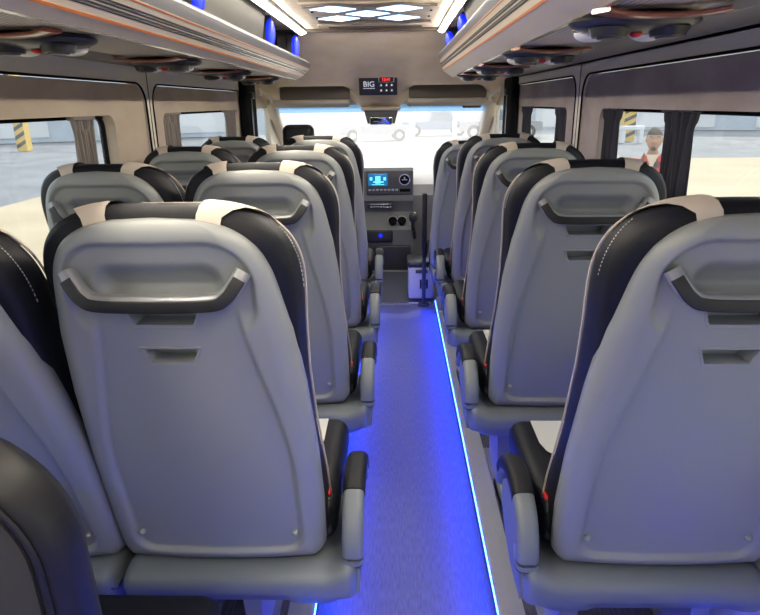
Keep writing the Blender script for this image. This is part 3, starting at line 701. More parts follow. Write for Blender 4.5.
b.f += [tuple(range(n)), tuple(range((len(prof) - 1) * n, len(prof) * n))]
bc = b.go('backrest', 'leather_dk', t, True, ang=1.2)
b = B()
for off, yy in ((-0.034, -0.008), (-0.034, -0.013), (-0.042, -0.016)):
    for x, z in rr2(-0.265 - off, 0.265 + off, 0.42 - off, 1.198 + off, 0.17 + off, 10): b.v.append(Vector((x, yy - 0.03 * (z - 0.42) - 0.02, z)))
b.f = [(r * n + i, r * n + (i + 1) % n, (r + 1) * n + (i + 1) % n, (r + 1) * n + i) for r in range(2) for i in range(n)] + [tuple(range(2 * n, 3 * n))]
b.go('cloth_back_panel', 'backcloth', bc, True, ang=1.2)
B().sweep([(x, -0.0135 - 0.03 * (z - 0.42) - 0.02, z) for x, z in rr2(-0.243, 0.243, 0.44, 1.176, 0.148, 10)], circ(0.004, 6), (0, 1, 0), True).go('piping', 'leather_dk', bc, True)
B().rbox((0, 0.27, 0.42), (0.50, 0.48, 0.14), 0.05, 4).go('seat_cushion', 'leather', t, True)
B().rbox((0, 0.22, 0.33), (0.46, 0.44, 0.06), 0.02, 3).go('base_trim', 'trim', t, True)
for lx in (-0.15, 0.15): B().box((lx, 0.22, 0.15), (0.06, 0.24, 0.30)).go('leg', 'barplastic', t)

# ------------------------------------------------------------------ curtains
def curtain(x, y0, y1, z0, z1, m, s, label, tie=True):
    t = thing('curtain', label, 'curtain', (x, (y0 + y1) / 2, z0), 0, 'gathered side window curtains')
    yc = (y0 + y1) / 2; W_ = (y1 - y0) / 2; NU, NV = 72, 40; vs, fs = [], []
    H = z1 - z0
    for layer in (0, 1):
        for j in range(NV + 1):
            f = j / NV; z = f * H
            wd = W_ * (0.78 + 0.12 * math.sin(f * 2.3 + 0.4) + 0.25 * sst(f, 0.86, 1.0)); amp = 0.015 * (1 - 0.35 * f)
            for i in range(NU + 1):
                u = i / NU; yy = -wd + 2 * wd * u + 0.006 * math.sin(5 * f + 9 * u) + 0.012 * (1 - f) * math.sin(u * 12)
                xx = amp * math.sin(u * 2 * PI * 6.5 + 0.7 * math.sin(f * 3)) + 0.004 * math.sin(u * 31 + f * 4) + (0.006 * math.sin(u * 70) if f > 0.9 else 0)
                vs.append((xx - s * 0.0015 * (1 if layer else -1), yy, z))
    n = NU + 1; L = n * (NV + 1)
    for l in (0, 1):
        for j in range(NV): fs += [(l * L + j * n + i, l * L + j * n + i + 1, l * L + (j + 1) * n + i + 1, l * L + (j + 1) * n + i) for i in range(NU)]
    mesh('curtain_cloth', vs, fs, m, t, True)
    hr = B()
    hr.rbox((0, 0, H - 0.012), (0.034, (y1 - y0) * 1.15, 0.018), 0.006, 2); hr.go('header_tape', m, t, True)
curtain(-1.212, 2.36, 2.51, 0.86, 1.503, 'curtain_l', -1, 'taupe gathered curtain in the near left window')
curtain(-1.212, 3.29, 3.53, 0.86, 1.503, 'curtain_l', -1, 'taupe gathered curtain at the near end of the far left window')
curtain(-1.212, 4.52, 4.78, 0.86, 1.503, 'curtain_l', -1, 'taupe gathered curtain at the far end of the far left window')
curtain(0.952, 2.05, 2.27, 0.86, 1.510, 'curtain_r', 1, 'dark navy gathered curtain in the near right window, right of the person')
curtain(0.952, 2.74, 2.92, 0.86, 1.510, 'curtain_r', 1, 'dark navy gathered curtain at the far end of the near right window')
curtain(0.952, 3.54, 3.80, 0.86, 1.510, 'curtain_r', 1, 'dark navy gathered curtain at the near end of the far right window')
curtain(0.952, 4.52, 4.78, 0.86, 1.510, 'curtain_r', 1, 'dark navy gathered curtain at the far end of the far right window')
for X, s, ys, nm in ((-1.212, -1, (-0.5, 2.66), 'near left'), (-1.212, -1, (3.28, 4.80), 'far left'), (0.952, 1, (-0.5, 2.92), 'near right'), (0.952, 1, (3.52, 4.83), 'far right')):
    tag(B().cyl((X + s * 0.022, ys[0], 1.49), (X + s * 0.022, ys[1], 1.49), 0.006, n=10).go('curtain_rail', 'black', None, True), 'thin black curtain rail across the top of the %s window' % nm, 'curtain rail')

# ------------------------------------------------------------------ cab: header, pillars, windshield, dash
for s, X in ((-1, XL), (1, XR)):
    nm = 'left' if s < 0 else 'right'
    q = lambda y, z, d: (X + s * d, y, z)
    struct(B().add(*holed([(5.24, -0.12), (7.35, -0.12), (7.35, 0.98), (6.95, 0.98), (5.95, 1.62), (5.95, 2.06), (5.24, 2.06)], [rr2(5.42, 5.98, 0.80, 1.50, 0.06)], q, 0.05)).go('wall_' + nm, 'cream'))
    w = sempty('window_%d' % (5 if s < 0 else 6), (X + s * 0.02, 5.7, 1.15))
    B().add(*holed(rr2(-0.28, 0.28, -0.35, 0.35, 0.06), [], lambda y, z, d: (s * d, y, z), 0.004)).go('pane', 'glass', w)
    # belt pillar
    t = thing('belt_pillar', 'tall black pillar cover with seat belt between %s window and cab door' % nm, 'pillar cover', (X - s * 0.025, 5.02, 0.0))
    B().rbox((0, 0, 0.86), (0.06, 0.34, 1.70), 0.02, 3).go('cover', 'black', t, True)
    B().box((-s * 0.034, -0.02, 1.12), (0.004, 0.05, 0.95)).go('webbing', 'leather_dk', t)
    B().rbox((-s * 0.04, -0.02, 1.60), (0.03, 0.08, 0.05), 0.01, 2).go('belt_anchor', 'dark', t, True)
    # A pillar
    ap_ = [(X - s * 0.02, 5.80, 1.62), (X - s * 0.04, 5.92, 1.50), (X - s * 0.03, 6.45, 1.20), (X - s * 0.01, 7.00, 0.86)]
    struct(B().sweep(smooth_path(ap_, 6), rrect(0.10, 0.12, 0.03, 3)).go('trim_%d' % (6 if s < 0 else 7), 'cream', None, True), 'cream windshield pillar at the %s' % nm)
    # rounded grab handle on the pillar
    h = thing('pillar_grip', 'cream curved grab handle on the %s windshield pillar' % nm, 'grab handle', (X - s * 0.05, 5.55, 1.60))
    B().sweep(smooth_path([(0, -0.16, 0.03), (-s * 0.05, -0.12, 0.0), (-s * 0.06, 0, -0.02), (-s * 0.05, 0.12, -0.04), (0, 0.16, -0.05)], 6), circ(0.018, 10)).go('bar', 'cream', h, True)
    for yy, zz in ((-0.16, 0.03), (0.16, -0.05)): B().rbox((0.0, yy, zz), (0.03, 0.06, 0.06), 0.012, 3).go('mount', 'cream', h, True)
# header: sculpted beige surface
def header():
    vs, fs = [], []; NX, NV = 96, 40
    for i in range(NX + 1):
        x = XL + 0.002 + (XR - XL - 0.004) * i / NX
        xc = x + 0.14
        bul = 1 - sst(abs(xc), 0.16, 0.34)
        edge = sst(abs(x + 0.13), 0.80, 1.04)
        for j in range(NV + 1):
            f = j / NV
            # side profile: ceiling -> lower lip -> turned up into the recess
            P = [(4.68, 2.028), (4.78, 2.005), (5.00, 1.915), (5.22, 1.80), (5.36, 1.725), (5.42, 1.690), (5.44, 1.672), (5.47, 1.68), (5.56, 1.72), (5.76, 1.74), (5.92, 1.62)]
            Q = [(4.68, 2.028), (4.78, 2.005), (5.00, 1.915), (5.22, 1.83), (5.40, 1.765), (5.52, 1.715), (5.62, 1.665), (5.70, 1.62), (5.78, 1.575), (5.84, 1.53), (5.90, 1.50)]
            R_ = [(4.68, 2.028), (4.78, 2.005), (5.00, 1.90), (5.22, 1.79), (5.36, 1.71), (5.48, 1.66), (5.58, 1.62), (5.66, 1.58), (5.74, 1.55), (5.82, 1.52), (5.90, 1.50)]
            k = f * 10; a = min(int(k), 9); g_ = k - a
            def L(T): return Vector((T[a][0] + (T[a + 1][0] - T[a][0]) * g_, T[a][1] + (T[a + 1][1] - T[a][1]) * g_))
            p = L(P).lerp(L(Q), bul).lerp(L(R_), edge * (1 - bul))
            vs.append((x, p.x, p.y))
    n = NV + 1
    fs = [(i * n + j, i * n + j + 1, (i + 1) * n + j + 1, (i + 1) * n + j) for i in range(NX) for j in range(NV)]
    m = len(vs); vs += [(v[0], v[1], 2.032) for v in vs]
    # close the top
    rim = [j for j in range(n)] + [i * n + NV for i in range(1, NX + 1)] + [NX * n + j for j in range(NV - 1, -1, -1)] + [i * n for i in range(NX - 1, 0, -1)]
    fs += [(rim[k], rim[(k + 1) % len(rim)], m + rim[(k + 1) % len(rim)], m + rim[k]) for k in range(len(rim))]
    b = B(); b.v = [Vector(v) for v in vs]; b.f = fs
    bm_keep = sorted(set(i for f in fs for i in f)); mp = {o: i for i, o in enumerate(bm_keep)}
    b.v = [b.v[i] for i in bm_keep]; b.f = [tuple(mp[i] for i in f) for f in fs]
    return b
t = thing('cab_header', 'beige suede headliner panel above the windshield with a central bulge', 'headliner', (-0.13, 5.0, 1.5))
o = header().go('headliner', 'header', t, True, ang=0.7); o.location = (0.13, -5.0, -1.5)
for s, x0, x1 in ((-1, -0.98, -0.44), (1, 0.16, 0.76)):
    B().rbox(((x0 + x1) / 2 + 0.13, 0.69, 0.165), (x1 - x0 + 0.08, 0.05, 0.20), 0.02, 3).go('visor_recess', 'recess', t, True)
for x0, x1, lb in ((-1.07, -0.40, 'beige sun visor folded up above the left half of the windshield'), (0.10, 0.80, 'beige sun visor folded up above the right half of the windshield')):
    v = thing('sun_visor', lb, 'sun visor', ((x0 + x1) / 2, 5.60, 1.535), 0, 'sun visors')
    B().rbox((0, 0, 0), (x1 - x0, 0.085, 0.045), 0.02, 4, rx=-0.5).go('flap', 'visor', v, True)
    B().cyl((-(x1 - x0) / 2 + 0.02, 0.040, 0.022), ((x1 - x0) / 2 - 0.02, 0.040, 0.022), 0.010, n=10).go('hinge_rod', 'visor', v, True)
t = thing('control_panel', 'black overhead control panel with red digits and six buttons', 'control panel', (-0.145, 5.50, 1.682), 0)
t.rotation_euler = (0.38, 0, 0)      # lies on the sloping bulge
B().rbox((0, 0.010, 0), (0.325, 0.03, 0.185), 0.006, 3).go('fascia', 'dashdark', t, True)
B().rbox((0.07, -0.006, 0.045), (0.135, 0.006, 0.050), 0.003, 2).go('display_frame', 'steel', t, True)
dsp = B().box((0.07, -0.010, 0.045), (0.118, 0.004, 0.036)).go('display', 'dashdark', t)
text('digits', '12:41', 0.034, 'redlit', t, (0.068, -0.0125, 0.045), (PI / 2, 0, 0))
text('lettering', 'BIG', 0.064, 'whitelit', t, (-0.078, -0.0062, 0.004), (PI / 2, 0, 0))
B().box((-0.078, -0.006, -0.030), (0.10, 0.002, 0.004)).go('underline', 'whitelit', t)
for r in range(2):
    for c in range(3):
        bt = B().rbox((0.026 + 0.045 * c, -0.006, -0.004 - 0.045 * r), (0.036, 0.006, 0.036), 0.004, 2).go('button', 'dashdark', t, True)
        ic = B(); xx, zz = 0.026 + 0.045 * c, -0.004 - 0.045 * r
        ic.box((xx, -0.0095, zz - 0.004), (0.018, 0.001, 0.004)); ic.cyl((xx, -0.009, zz + 0.004), (xx, -0.0102, zz + 0.004), 0.006, n=10); ic.go('button_icon', 'whitelit', bt)
# camera/mirror pod
t = thing('mirror_pod', 'grey sensor pod with mirror hanging at the windshield top', 'mirror', (-0.13, 5.86, 1.40))
B().rbox((0, 0, 0.085), (0.36, 0.12, 0.035), 0.014, 3).go('cream_rim', 'cream', t, True)
b = B(); b.prism([(-0.155, 0.07), (0.155, 0.07), (0.125, -0.045), (-0.125, -0.045)], 'y', -0.02, 0.09); b.go('housing', 'darkgrey', t)
B().rbox((0, -0.03, -0.02), (0.21, 0.02, 0.07), 0.01, 3, rx=0.2).go('mirror_glass', 'mirror', t, True)
tag(B().rbox((0.70, 5.915, 1.495), (0.17, 0.03, 0.03), 0.01, 2).go('toll_tag', 'darkgrey', None, True), 'small dark box stuck at the top right of the windshield', 'sensor')
# windshield
def slant(f, x): return (x, 5.92 + (7.05 - 5.92) * f, 1.515 + (0.80 - 1.515) * f)
w = sempty('window_7', (-0.13, 6.4, 1.15))
x0, x1 = XL + 0.02, XR - 0.02
def pane(name, f0, f1, m):
    vs = [slant(f0, x0), slant(f0, x1), slant(f1, x1), slant(f1, x0)]; vs += [(v[0], v[1] + 0.004, v[2] + 0.005) for v in vs]
    o = B().add(vs, [(0, 1, 2, 3), (4, 5, 6, 7), (0, 1, 5, 4), (2, 3, 7, 6), (0, 3, 7, 4), (1, 2, 6, 5)]).go(name, m, w); o.location = (0.13, -6.4, -1.15)
pane('pane', 0.085, 1.0, 'windshield'); pane('blue_sun_band', 0.0, 0.085, 'sunband')
struct(B().box((-0.13, 5.96, 1.57), (2.1, 0.08, 0.10)).go('wall_front', 'cream'))
struct(B().box((-0.13, 7.25, 0.33), (2.3, 0.10, 0.95)).go('wall_front', 'dashdark'))
# dashboard
t = thing('dashboard', 'grey dashboard with centre stack below the windshield', 'dashboard', (-0.13, 6.2, AZ), 0)
b = B(); b.prism([(-0.10, 0.60), (-0.16, 0.74), (-0.12, 0.84), (0.0, 0.88), (0.9, 0.88), (0.98, 0.80), (0.98, 0.0), (0.12, 0.0), (0.10, 0.35)], 'x', -1.04, 1.04); b.go('dash_body', 'dashlight', t, True, ang=0.7)
b = B(); b.prism([(-0.30, 0.0), (-0.26, 0.20), (-0.30, 0.36), (-0.32, 0.43), (-0.22, 0.50), (-0.16, 0.58), (-0.20, 0.66), (-0.24, 0.70), (-0.235, 0.98), (-0.20, 1.01), (-0.05, 1.00), (0.2, 0.86), (0.2, 0.0)], 'x', -0.18, 0.30)
st = b.go('centre_stack', 'dash', t, True, ang=0.5)
st2 = B().rbox((0.07, -0.24, 0.875), (0.45, 0.04, 0.235), 0.016, 4).go('radio_fascia', 'darkgrey', t, True)
sc_ = B().rbox((-0.04, -0.265, 0.905), (0.185, 0.012, 0.115), 0.004, 2).go('touch_screen', 'screen', t, True)
b = B()
for dx_, dz_, w_, h_ in ((0, 0, 0.05, 0.07), (-0.065, 0.01, 0.025, 0.03), (0.065, 0.01, 0.025, 0.03), (-0.03, -0.02, 0.03, 0.012), (0.04, -0.02, 0.03, 0.012), (0, -0.045, 0.12, 0.006)): b.box((-0.04 + dx_, -0.272, 0.905 + dz_), (w_, 0.002, h_))
b.go('screen_glyphs', 'screenlit', sc_)
v = B().cyl((0.215, -0.255, 0.905), (0.215, -0.275, 0.905), 0.058, 0.054, 28).go('round_air_vent', 'chrome', t, True)
vb = B().cyl((0.215, -0.272, 0.905), (0.215, -0.279, 0.905), 0.044, n=24).go('vent_core', 'black', v, True)
b = B(); b.box((0.215, -0.281, 0.905), (0.05, 0.004, 0.010)); b.box((0.215, -0.281, 0.915), (0.014, 0.004, 0.03)); b.go('vent_slats', 'steel', v)
b = B()
for k in range(8): b.rbox((-0.12 + k * 0.037, -0.262, 0.808), (0.026, 0.010, 0.018), 0.003, 2)
b.go('button_row', 'steel', t, True)
B().rbox((0.22, -0.262, 0.803), (0.10, 0.008, 0.030), 0.003, 2).go('slot_tray', 'black', t, True)
b = B(); b.rbox((-0.02, -0.225, 0.655), (0.26, 0.05, 0.05), 0.01, 2); cp = b.go('climate_panel', 'dashdark', t, True)
b = B()
for k in range(7): b.rbox((-0.11 + k * 0.032, -0.252, 0.642), (0.022, 0.008, 0.012), 0.002, 2)
b.rbox((-0.02, -0.252, 0.668), (0.22, 0.008, 0.008), 0.002, 2); b.go('climate_keys', 'chrome', cp, True)
for xx in (0.10, 0.19):
    c_ = B().cyl((xx, -0.25, 0.485), (xx, -0.27, 0.515), 0.042, 0.046, 24).go('cup_holder', 'black', t, True)
    B().sweep([(xx + 0.046 * math.cos(a), -0.268 + 0.02 * math.sin(a), 0.512 + 0.04 * math.sin(a)) for a in [2 * PI * i / 20 for i in range(20)]], circ(0.004, 6), (0, 0, 1), True).go('cup_rim', 'steel', c_, True)
B().rbox((-0.05, -0.31, 0.37), (0.30, 0.03, 0.13), 0.02, 3).go('socket_panel', 'dashdark', t, True)
B().cyl((-0.02, -0.325, 0.375), (-0.02, -0.332, 0.375), 0.018, n=16).go('lit_socket', 'bluelens', t, True)
B().rbox((0.05, -0.27, 0.14), (0.46, 0.06, 0.26), 0.02, 3).go('lower_bin', 'dashdark', t, True)
t = thing('gear_lever', 'black gear lever with round knob right of the cup holders', 'gear lever', (0.165, 5.80, 0.30))
B().sweep(smooth_path([(0.02, 0.13, -0.03), (0.01, 0.05, 0.05), (0, -0.02, 0.10), (0, -0.03, 0.16)], 5), circ(0.020, 10)).go('boot', 'dark', t, True)
B().ell((0, -0.03, 0.20), (0.042, 0.042, 0.055)).go('knob', 'dark', t, True)
# cooler box with letter H
t = thing('cooler_box', 'white box with black letter H on the floor near the dashboard', 'cooler box', (0.215, 5.10, AZ))
B().rbox((0, 0, 0.15), (0.22, 0.26, 0.28), 0.02, 3).go('box_body', 'coolbox', t, True)
B().rbox((0, 0, 0.315), (0.24, 0.28, 0.05), 0.018, 3).go('lid', 'dark', t, True)
B().rbox((0.0, -0.135, 0.255), (0.10, 0.012, 0.03), 0.004, 2).go('latch', 'darkgrey', t, True)
text('letter', 'H', 0.11, 'blackline', t, (0.02, -0.1325, 0.14), (PI / 2, 0, 0), 0.003)
t = thing('grab_post', 'dark vertical padded screen post beside the front right seat', 'post', (0.229, 4.84, AZ))
B().rbox((0, 0, 0.67), (0.036, 0.10, 0.52), 0.010, 3).go('padded_panel', 'leather_dk', t, True)
B().cyl((0, 0.0, 0.0), (0, 0.0, 0.42), 0.016, n=14).go('post', 'dark', t, True)
B().cyl((0, 0.0, 0.0), (0, 0.0, 0.012), 0.05, n=20).go('foot_plate', 'dark', t, True)
# driver seat
t = thing('driver_seat', 'black driver seat with its headrest showing against the windshield', 'seat', (-0.79, 5.25, AZ))
B().rbox((0, -0.10, 1.345), (0.26, 0.12, 0.20), 0.055, 5).go('headrest', 'leather_dk', t, True)
B().rbox((0, -0.06, 0.88), (0.50, 0.16, 0.76), 0.07, 5, rx=0.1).go('backrest', 'leather_dk', t, True)
B().rbox((0, 0.20, 0.48), (0.50, 0.52, 0.16), 0.06, 5).go('seat_cushion', 'leather_dk', t, True)
B().rbox((0, 0.20, 0.20), (0.40, 0.42, 0.40), 0.03, 3).go('pedestal', 'dark', t, True)
for xx in (-0.06, 0.06): B().cyl((xx, -0.08, 1.2), (xx, -0.09, 1.28), 0.008, n=10).go('headrest_rod', 'chrome', t, True)
t = thing('steering_wheel', 'black steering wheel behind the dashboard on the left', 'steering wheel', (-0.79, 5.76, 0.93)); t.rotation_euler = (1.0, 0, 0)
B().sweep([(0.20 * math.cos(2 * PI * i / 40), 0.20 * math.sin(2 * PI * i / 40), 0) for i in range(40)], circ(0.015, 10), (0, 0, 1), True).go('rim', 'leather_dk', t, True)
B().rbox((0, 0, -0.01), (0.16, 0.14, 0.05), 0.02, 3).go('hub', 'dark', t, True)
for a in (0, PI, -PI / 2): B().box((0.13 * math.cos(a), 0.13 * math.sin(a), 0), (0.13 if abs(math.cos(a)) > .5 else 0.03, 0.03 if abs(math.cos(a)) > .5 else 0.13, 0.015)).go('spoke', 'dark', t)
B().cyl((0, 0, -0.02), (0, 0, -0.20), 0.03, n=14).go('column', 'dark', t, True)

# ------------------------------------------------------------------ outside
GZ = -0.53
struct(B().box((0, 20, GZ - 0.15), (240, 240, 0.2)).go('ground', 'asphalt'), 'grey asphalt yard outside, shade put into its colour')
struct(B().box((8.1, 2.0, GZ - 0.025), (33.6, 42.8, 0.05)).go('ground', 'concrete'), 'beige ground beside the vehicle, sunlight put into its colour')  # 'concrete' here is the ground colour with sunlight put into it
struct(B().prism([(-7, 23.6), (8.5, 23.6), (22, 78), (-22, 78)], 'z', GZ - 0.045, GZ + 0.0).go('ground', 'lot'), 'pale yard seen through the windshield, sun glare put into its colour')
def striped_post(x, y, h, w, label):
    t = thing('striped_post', label, 'pillar', (x, y, GZ))
    B().box((0, 0, h / 2), (w, w, h)).go('core', 'yellow', t)
    b = B(); k = int(h / 0.42)
    for i in range(k):
        z = 0.1 + i * 0.42
        for s in (-1, 1):
            y_ = s * (w / 2 + 0.004)
            b.add([(-w / 2, y_, z), (w / 2, y_, z + 0.28), (w / 2, y_, z + 0.47), (-w / 2, y_, z + 0.19), (-w / 2, y_ - s * 0.006, z), (w / 2, y_ - s * 0.006, z + 0.28), (w / 2, y_ - s * 0.006, z + 0.47), (-w / 2, y_ - s * 0.006, z + 0.19)], [(0, 1, 2, 3), (4, 7, 6, 5), (0, 4, 5, 1), (2, 6, 7, 3), (0, 3, 7, 4), (1, 5, 6, 2)])
    b.go('black_stripes', 'hblack', t)
# left warehouse
t = thing('warehouse', 'pale blue clad warehouse seen through the left windows', 'building', (-24.0, 38.0, GZ), math.radians(28))
B().box((0, 3, 3.0), (34, 6, 6.0)).go('wall', 'bwall', t)
B().box((0, -0.03, 2.5), (34, 0.06, 0.25)).go('wall_band', 'bwhite', t)
for xx in (-9, -4, 1, 7, 12): 
    f = B().box((xx, -0.04, 1.6), (3.2, 0.08, 2.6)).go('roller_door', 'bwhite', t)
striped_post(-18.8, 31.5, 5.2, 0.5, 'yellow and black striped pillar outside the near left window')
# right warehouse
t = thing('warehouse', 'blue grey clad warehouse seen through the near right window', 'building', (24.0, 44.0, GZ), math.radians(-22))
B().box((0, 3, 3.0), (46, 6, 6.0)).go('wall', 'bwall', t)
for xx, w_ in ((-12, 4.5), (-5, 6.0), (4, 7.0), (13, 5.0)): B().box((xx, -0.05, 1.9), (w_, 0.10, 3.4)).go('door_panel', 'bwhite', t)
for xx in (-16, -8.6, -0.2, 8.6): B().box((xx, -0.06, 3.4), (0.9, 0.12, 1.0)).go('window', 'winblue', t)
striped_post(12.3, 34.0, 5.0, 0.6, 'yellow and black striped pillar outside, left of the person')
t = thing('barrier', 'white concrete barrier block beside the right striped pillar', 'barrier', (12.0, 32.5, GZ)); B().rbox((0, 0, 0.72), (1.2, 0.3, 0.22), 0.05, 2).go('beam', 'bwhite', t); 
for xx in (-0.45, 0.45): B().box((xx, 0, 0.305), (0.2, 0.3, 0.61)).go('support', 'bwhite', t)
# front building
t = thing('office_building', 'washed out white building across the yard ahead of the windshield', 'building', (1.0, 66.0, GZ))
B().box((0, 4, 3.0), (60, 8, 6.0)).go('wall', 'bwhite', t)
for xx in range(-18, 19, 6): B().box((xx, -0.05, 3.2), (3.0, 0.1, 1.2)).go('window', 'bwall', t)
def truck(x, y, rz, m, label, sc=1.0):
    t = thing('pickup_truck', label, 'truck', (x, y, GZ), rz, 'parked trucks ahead'); t.scale = (sc, sc, sc)
    b = B(); b.prism([(-2.5, 0.5), (-2.5, 1.05), (-0.5, 1.08), (-0.35, 1.78), (1.0, 1.80), (1.5, 1.12), (2.5, 1.0), (2.6, 0.5)], 'y', -0.9, 0.9); b.go('body', m, t)
    for yy in (-0.91, 0.91): B().prism([(-0.30, 1.12), (-0.2, 1.68), (0.92, 1.70), (1.3, 1.14)], 'y', yy - 0.01, yy + 0.01).go('side_window', 'winblue', t)
    for xx in (-1.6, 1.7):
        for yy in (-0.82, 0.82):
            wv = B().cyl((xx, yy - 0.12, 0.42), (xx, yy + 0.12, 0.42), 0.42, n=24).go('wheel', 'tyre', t, True)
            B().cyl((xx, yy - 0.13, 0.42), (xx, yy + 0.13, 0.42), 0.22, n=16).go('hub_cap', 'steel', wv, True)
truck(-1.2, 36.5, 0.1, 'truck', 'white pickup truck farthest left in the windshield view', 0.8)
truck(2.6, 41.5, 0.05, 'truckblue', 'blue pickup truck in the middle of the windshield view', 0.85)
truck(6.2, 38.0, -0.1, 'truck', 'white pickup truck farthest right in the windshield view', 0.95)
for x, y, h, lb in ((-1.9, 33, 1.6, 'farthest left of the three'), (0.62, 23.5, 2.3, 'nearest, at the middle of the windshield'), (2.7, 29, 1.6, 'right of the tall one')):
    t = thing('bollard', 'pale steel bollard ahead of the windshield, ' + lb, 'bollard', (x, y, GZ), 0, 'bollards ahead')
    B().cyl((0, 0, 0), (0, 0, h), 0.11, n=16).go('post', 'steel', t, True); B().cyl((0, 0, 0), (0, 0, 0.06), 0.32, n=20).go('base', 'steel', t, True)

# ------------------------------------------------------------------ person outside the right window
def skin_mesh(name, nodes, edges, m, parent, root=0, sub=2):
    me = bpy.data.meshes.new(name); me.from_pydata([n_[:3] for n_ in nodes], edges, [])
    o = bpy.data.objects.new(name, me); C.objects.link(o)
    md = o.modifiers.new('skin', 'SKIN'); md.use_smooth_shade = True
    for i, n_ in enumerate(nodes):
        sv = me.skin_vertices[0].data[i]; sv.radius = (n_[3], n_[4] if len(n_) > 4 else n_[3]); sv.use_root = (i == root)
    sm_ = o.modifiers.new('sub', 'SUBSURF'); sm_.levels = sub; sm_.render_levels = sub
    bpy.context.view_layer.update(); dg = bpy.context.evaluated_depsgraph_get()
    me2 = bpy.data.meshes.new_from_object(o.evaluated_get(dg)); bpy.data.objects.remove(o)
    me2.materials.clear()
    for p in me2.polygons: p.use_smooth = True
    return link(name, me2, m, parent)
per = thing('person', 'person in a red plaid shirt standing outside the right window', 'person', (2.80, 6.9, GZ), math.radians(-22))
# faces -Y (towards camera), local
body_n = [(0, 0, 0.98, .15, .11), (0, 0, 1.15, .14, .10), (0, 0.01, 1.33, .17, .11), (0, 0.02, 1.44, .11, .085), (0, 0.01, 1.52, .055, .055), (0, -0.01, 1.58, .052, .055),
          (-0.19, 0.01, 1.41, .062), (-0.235, 0.0, 1.14, .045), (-0.21, -0.14, 0.95, .032), (-0.20, -0.19, 0.88, .030),
          (0.19, 0.01, 1.41, .062), (0.235, 0.0, 1.14, .045), (0.21, -0.14, 0.95, .032), (0.20, -0.19, 0.88, .030),
          (-0.10, 0, 0.90, .095), (-0.105, -0.01, 0.50, .065), (-0.11, 0.03, 0.10, .042), (-0.12, -0.10, 0.04, .04),
          (0.10, 0, 0.90, .095), (0.105, -0.01, 0.50, .065), (0.11, 0.03, 0.10, .042), (0.12, -0.10, 0.04, .04)]
body_e = [(0, 1), (1, 2), (2, 3), (3, 4), (4, 5), (2, 6), (6, 7), (7, 8), (8, 9), (2, 10), (10, 11), (11, 12), (12, 13), (0, 14), (14, 15), (15, 16), (16, 17), (0, 18), (18, 19), (19, 20), (20, 21)]
skin_mesh('body', body_n, body_e, 'skin', per)
sh_n = [(0, 0, 0.93, .175, .135), (0, 0, 1.12, .165, .125), (0, 0.01, 1.32, .195, .130), (0, 0.02, 1.43, .13, .10), (0, 0.015, 1.485, .075, .075),
        (-0.195, 0.01, 1.40, .078), (-0.245, 0.0, 1.14, .062), (-0.215, -0.13, 0.97, .048), (0.195, 0.01, 1.40, .078), (0.245, 0.0, 1.14, .062), (0.215, -0.13, 0.97, .048)]
sh_e = [(0, 1), (1, 2), (2, 3), (3, 4), (2, 5), (5, 6), (6, 7), (2, 8), (8, 9), (9, 10)]
skin_mesh('plaid_shirt', sh_n, sh_e, 'plaid', per)
skin_mesh('trousers', [(0, 0, 0.95, .165, .125), (-0.10, 0, 0.86, .11), (-0.107, -0.01, 0.50, .085), (-0.11, 0.03, 0.12, .07), (0.10, 0, 0.86, .11), (0.107, -0.01, 0.50, .085), (0.11, 0.03, 0.12, .07)], [(0, 1), (1, 2), (2, 3), (0, 4), (4, 5), (5, 6)], 'jeans', per)
B().prism([(-0.06, 1.50), (0.06, 1.50), (0.02, 1.38), (-0.02, 1.38)], 'y', -0.118, -0.09).go('cream_undershirt', 'undershirt', per)
for s in (-1, 1): B().prism([(s * 0.02, 1.40), (s * 0.085, 1.52), (s * 0.11, 1.47), (s * 0.05, 1.38)], 'y', -0.135, -0.09).go('collar', 'plaid', per)
# head: deformed ellipsoid with face relief (continuous with the neck)
hb = B().ell((0, -0.015, 1.655), (0.078, 0.100, 0.122), 48, 40)
for v in hb.v:
    x, y, z = v.x, v.y + 0.015, v.z - 1.655
    if z < -0.02: v.x *= 1 - 0.9 * (-z - 0.02); v.y += -0.010 * min(1, (-z) / 0.1)
    if y < -0.03:
        nose = math.exp(-((x / 0.013) ** 2)) * math.exp(-(((z + 0.018) / 0.024) ** 2)); v.y -= 0.024 * nose
        v.y -= 0.008 * math.exp(-((x / 0.05) ** 2)) * math.exp(-(((z - 0.032) / 0.010) ** 2))
        for s in (-1, 1): v.y += 0.012 * math.exp(-(((x - s * 0.031) / 0.015) ** 2)) * math.exp(-(((z - 0.010) / 0.012) ** 2))
        v.y -= 0.007 * math.exp(-((x / 0.024) ** 2)) * math.exp(-(((z + 0.058) / 0.010) ** 2))
        v.y -= 0.008 * math.exp(-((x / 0.025) ** 2)) * math.exp(-(((z + 0.098) / 0.015) ** 2))
hd_ = hb.go('head', 'skin', per, True, ang=3)
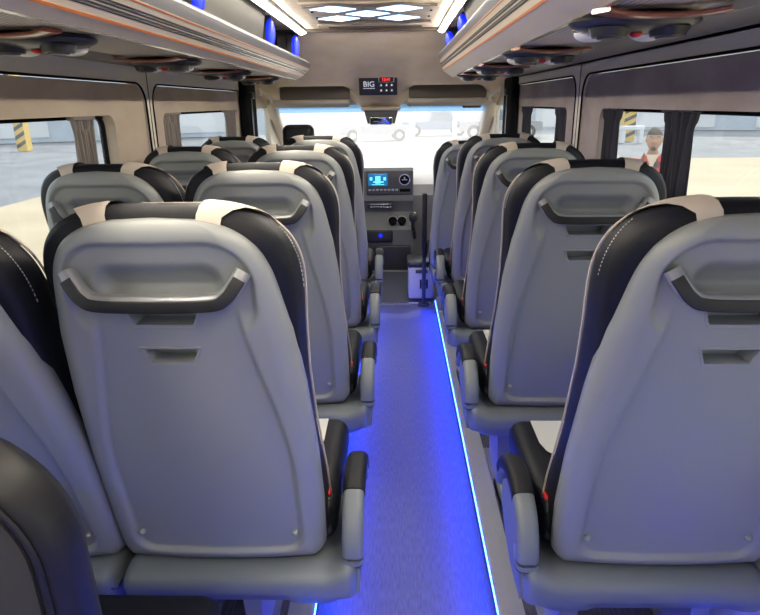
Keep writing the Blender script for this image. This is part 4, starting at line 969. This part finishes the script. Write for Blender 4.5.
for s in (-1, 1):
    B().ell((s * 0.079, 0.0, 1.65), (0.010, 0.020, 0.032), 12, 8).go('ear', 'skin', hd_, True)
    B().ell((s * 0.031, -0.093, 1.665), (0.012, 0.008, 0.006), 12, 8).go('eye', 'lens', hd_, True)
    B().ell((s * 0.031, -0.100, 1.664), (0.005, 0.003, 0.005), 10, 6).go('pupil', 'hair', hd_, True)
    B().ell((s * 0.032, -0.105, 1.687), (0.020, 0.007, 0.004), 12, 6).go('eyebrow', 'hair', hd_, True)
B().ell((0, -0.112, 1.600), (0.022, 0.008, 0.005), 14, 8).go('mouth', 'red', hd_, True).data.materials[0] = mat('lips', (0.35, 0.12, 0.10), 0.5)
B().ell((0, -0.104, 1.560), (0.028, 0.018, 0.020), 16, 10).go('goatee', 'hair', hd_, True)
B().ell((0, -0.113, 1.6145), (0.026, 0.008, 0.004), 14, 8).go('moustache', 'hair', hd_, True)
hr = B().ell((0, -0.008, 1.670), (0.083, 0.108, 0.116), 40, 30)
hr.f = [f for f in hr.f if all((hr.v[i].z > 1.70 or (hr.v[i].y > 0.02 and hr.v[i].z > 1.61)) for i in f)]
hr.go('hair', 'hair', hd_, True, ang=3)
for s in (-1, 1):
    bx_ = s * 0.20
    fn = [(bx_, -0.19, 0.885, .03, .018), (bx_, -0.225, 0.845, .034, .016)]; fe = [(0, 1)]
    for k in range(4):
        ox = (-0.024 + 0.016 * k); L_ = (0.030, 0.036, 0.034, 0.026)[k]; b0 = len(fn)
        fn += [(bx_ + ox, -0.235, 0.83, .009), (bx_ + ox * 1.1, -0.245, 0.83 - L_, .008), (bx_ + ox * 1.1, -0.235, 0.83 - 1.8 * L_, .007)]
        fe += [(1, b0), (b0, b0 + 1), (b0 + 1, b0 + 2)]
    b0 = len(fn); fn += [(bx_ - s * 0.035, -0.215, 0.85, .010), (bx_ - s * 0.045, -0.235, 0.82, .009)]; fe += [(0, b0), (b0, b0 + 1)]
    skin_mesh('hand', fn, fe, 'skin', per, sub=1)
for s in (-1, 1): B().rbox((s * 0.115, -0.05, 0.035), (0.10, 0.28, 0.07), 0.03, 4).go('shoe', 'dark', per, True)
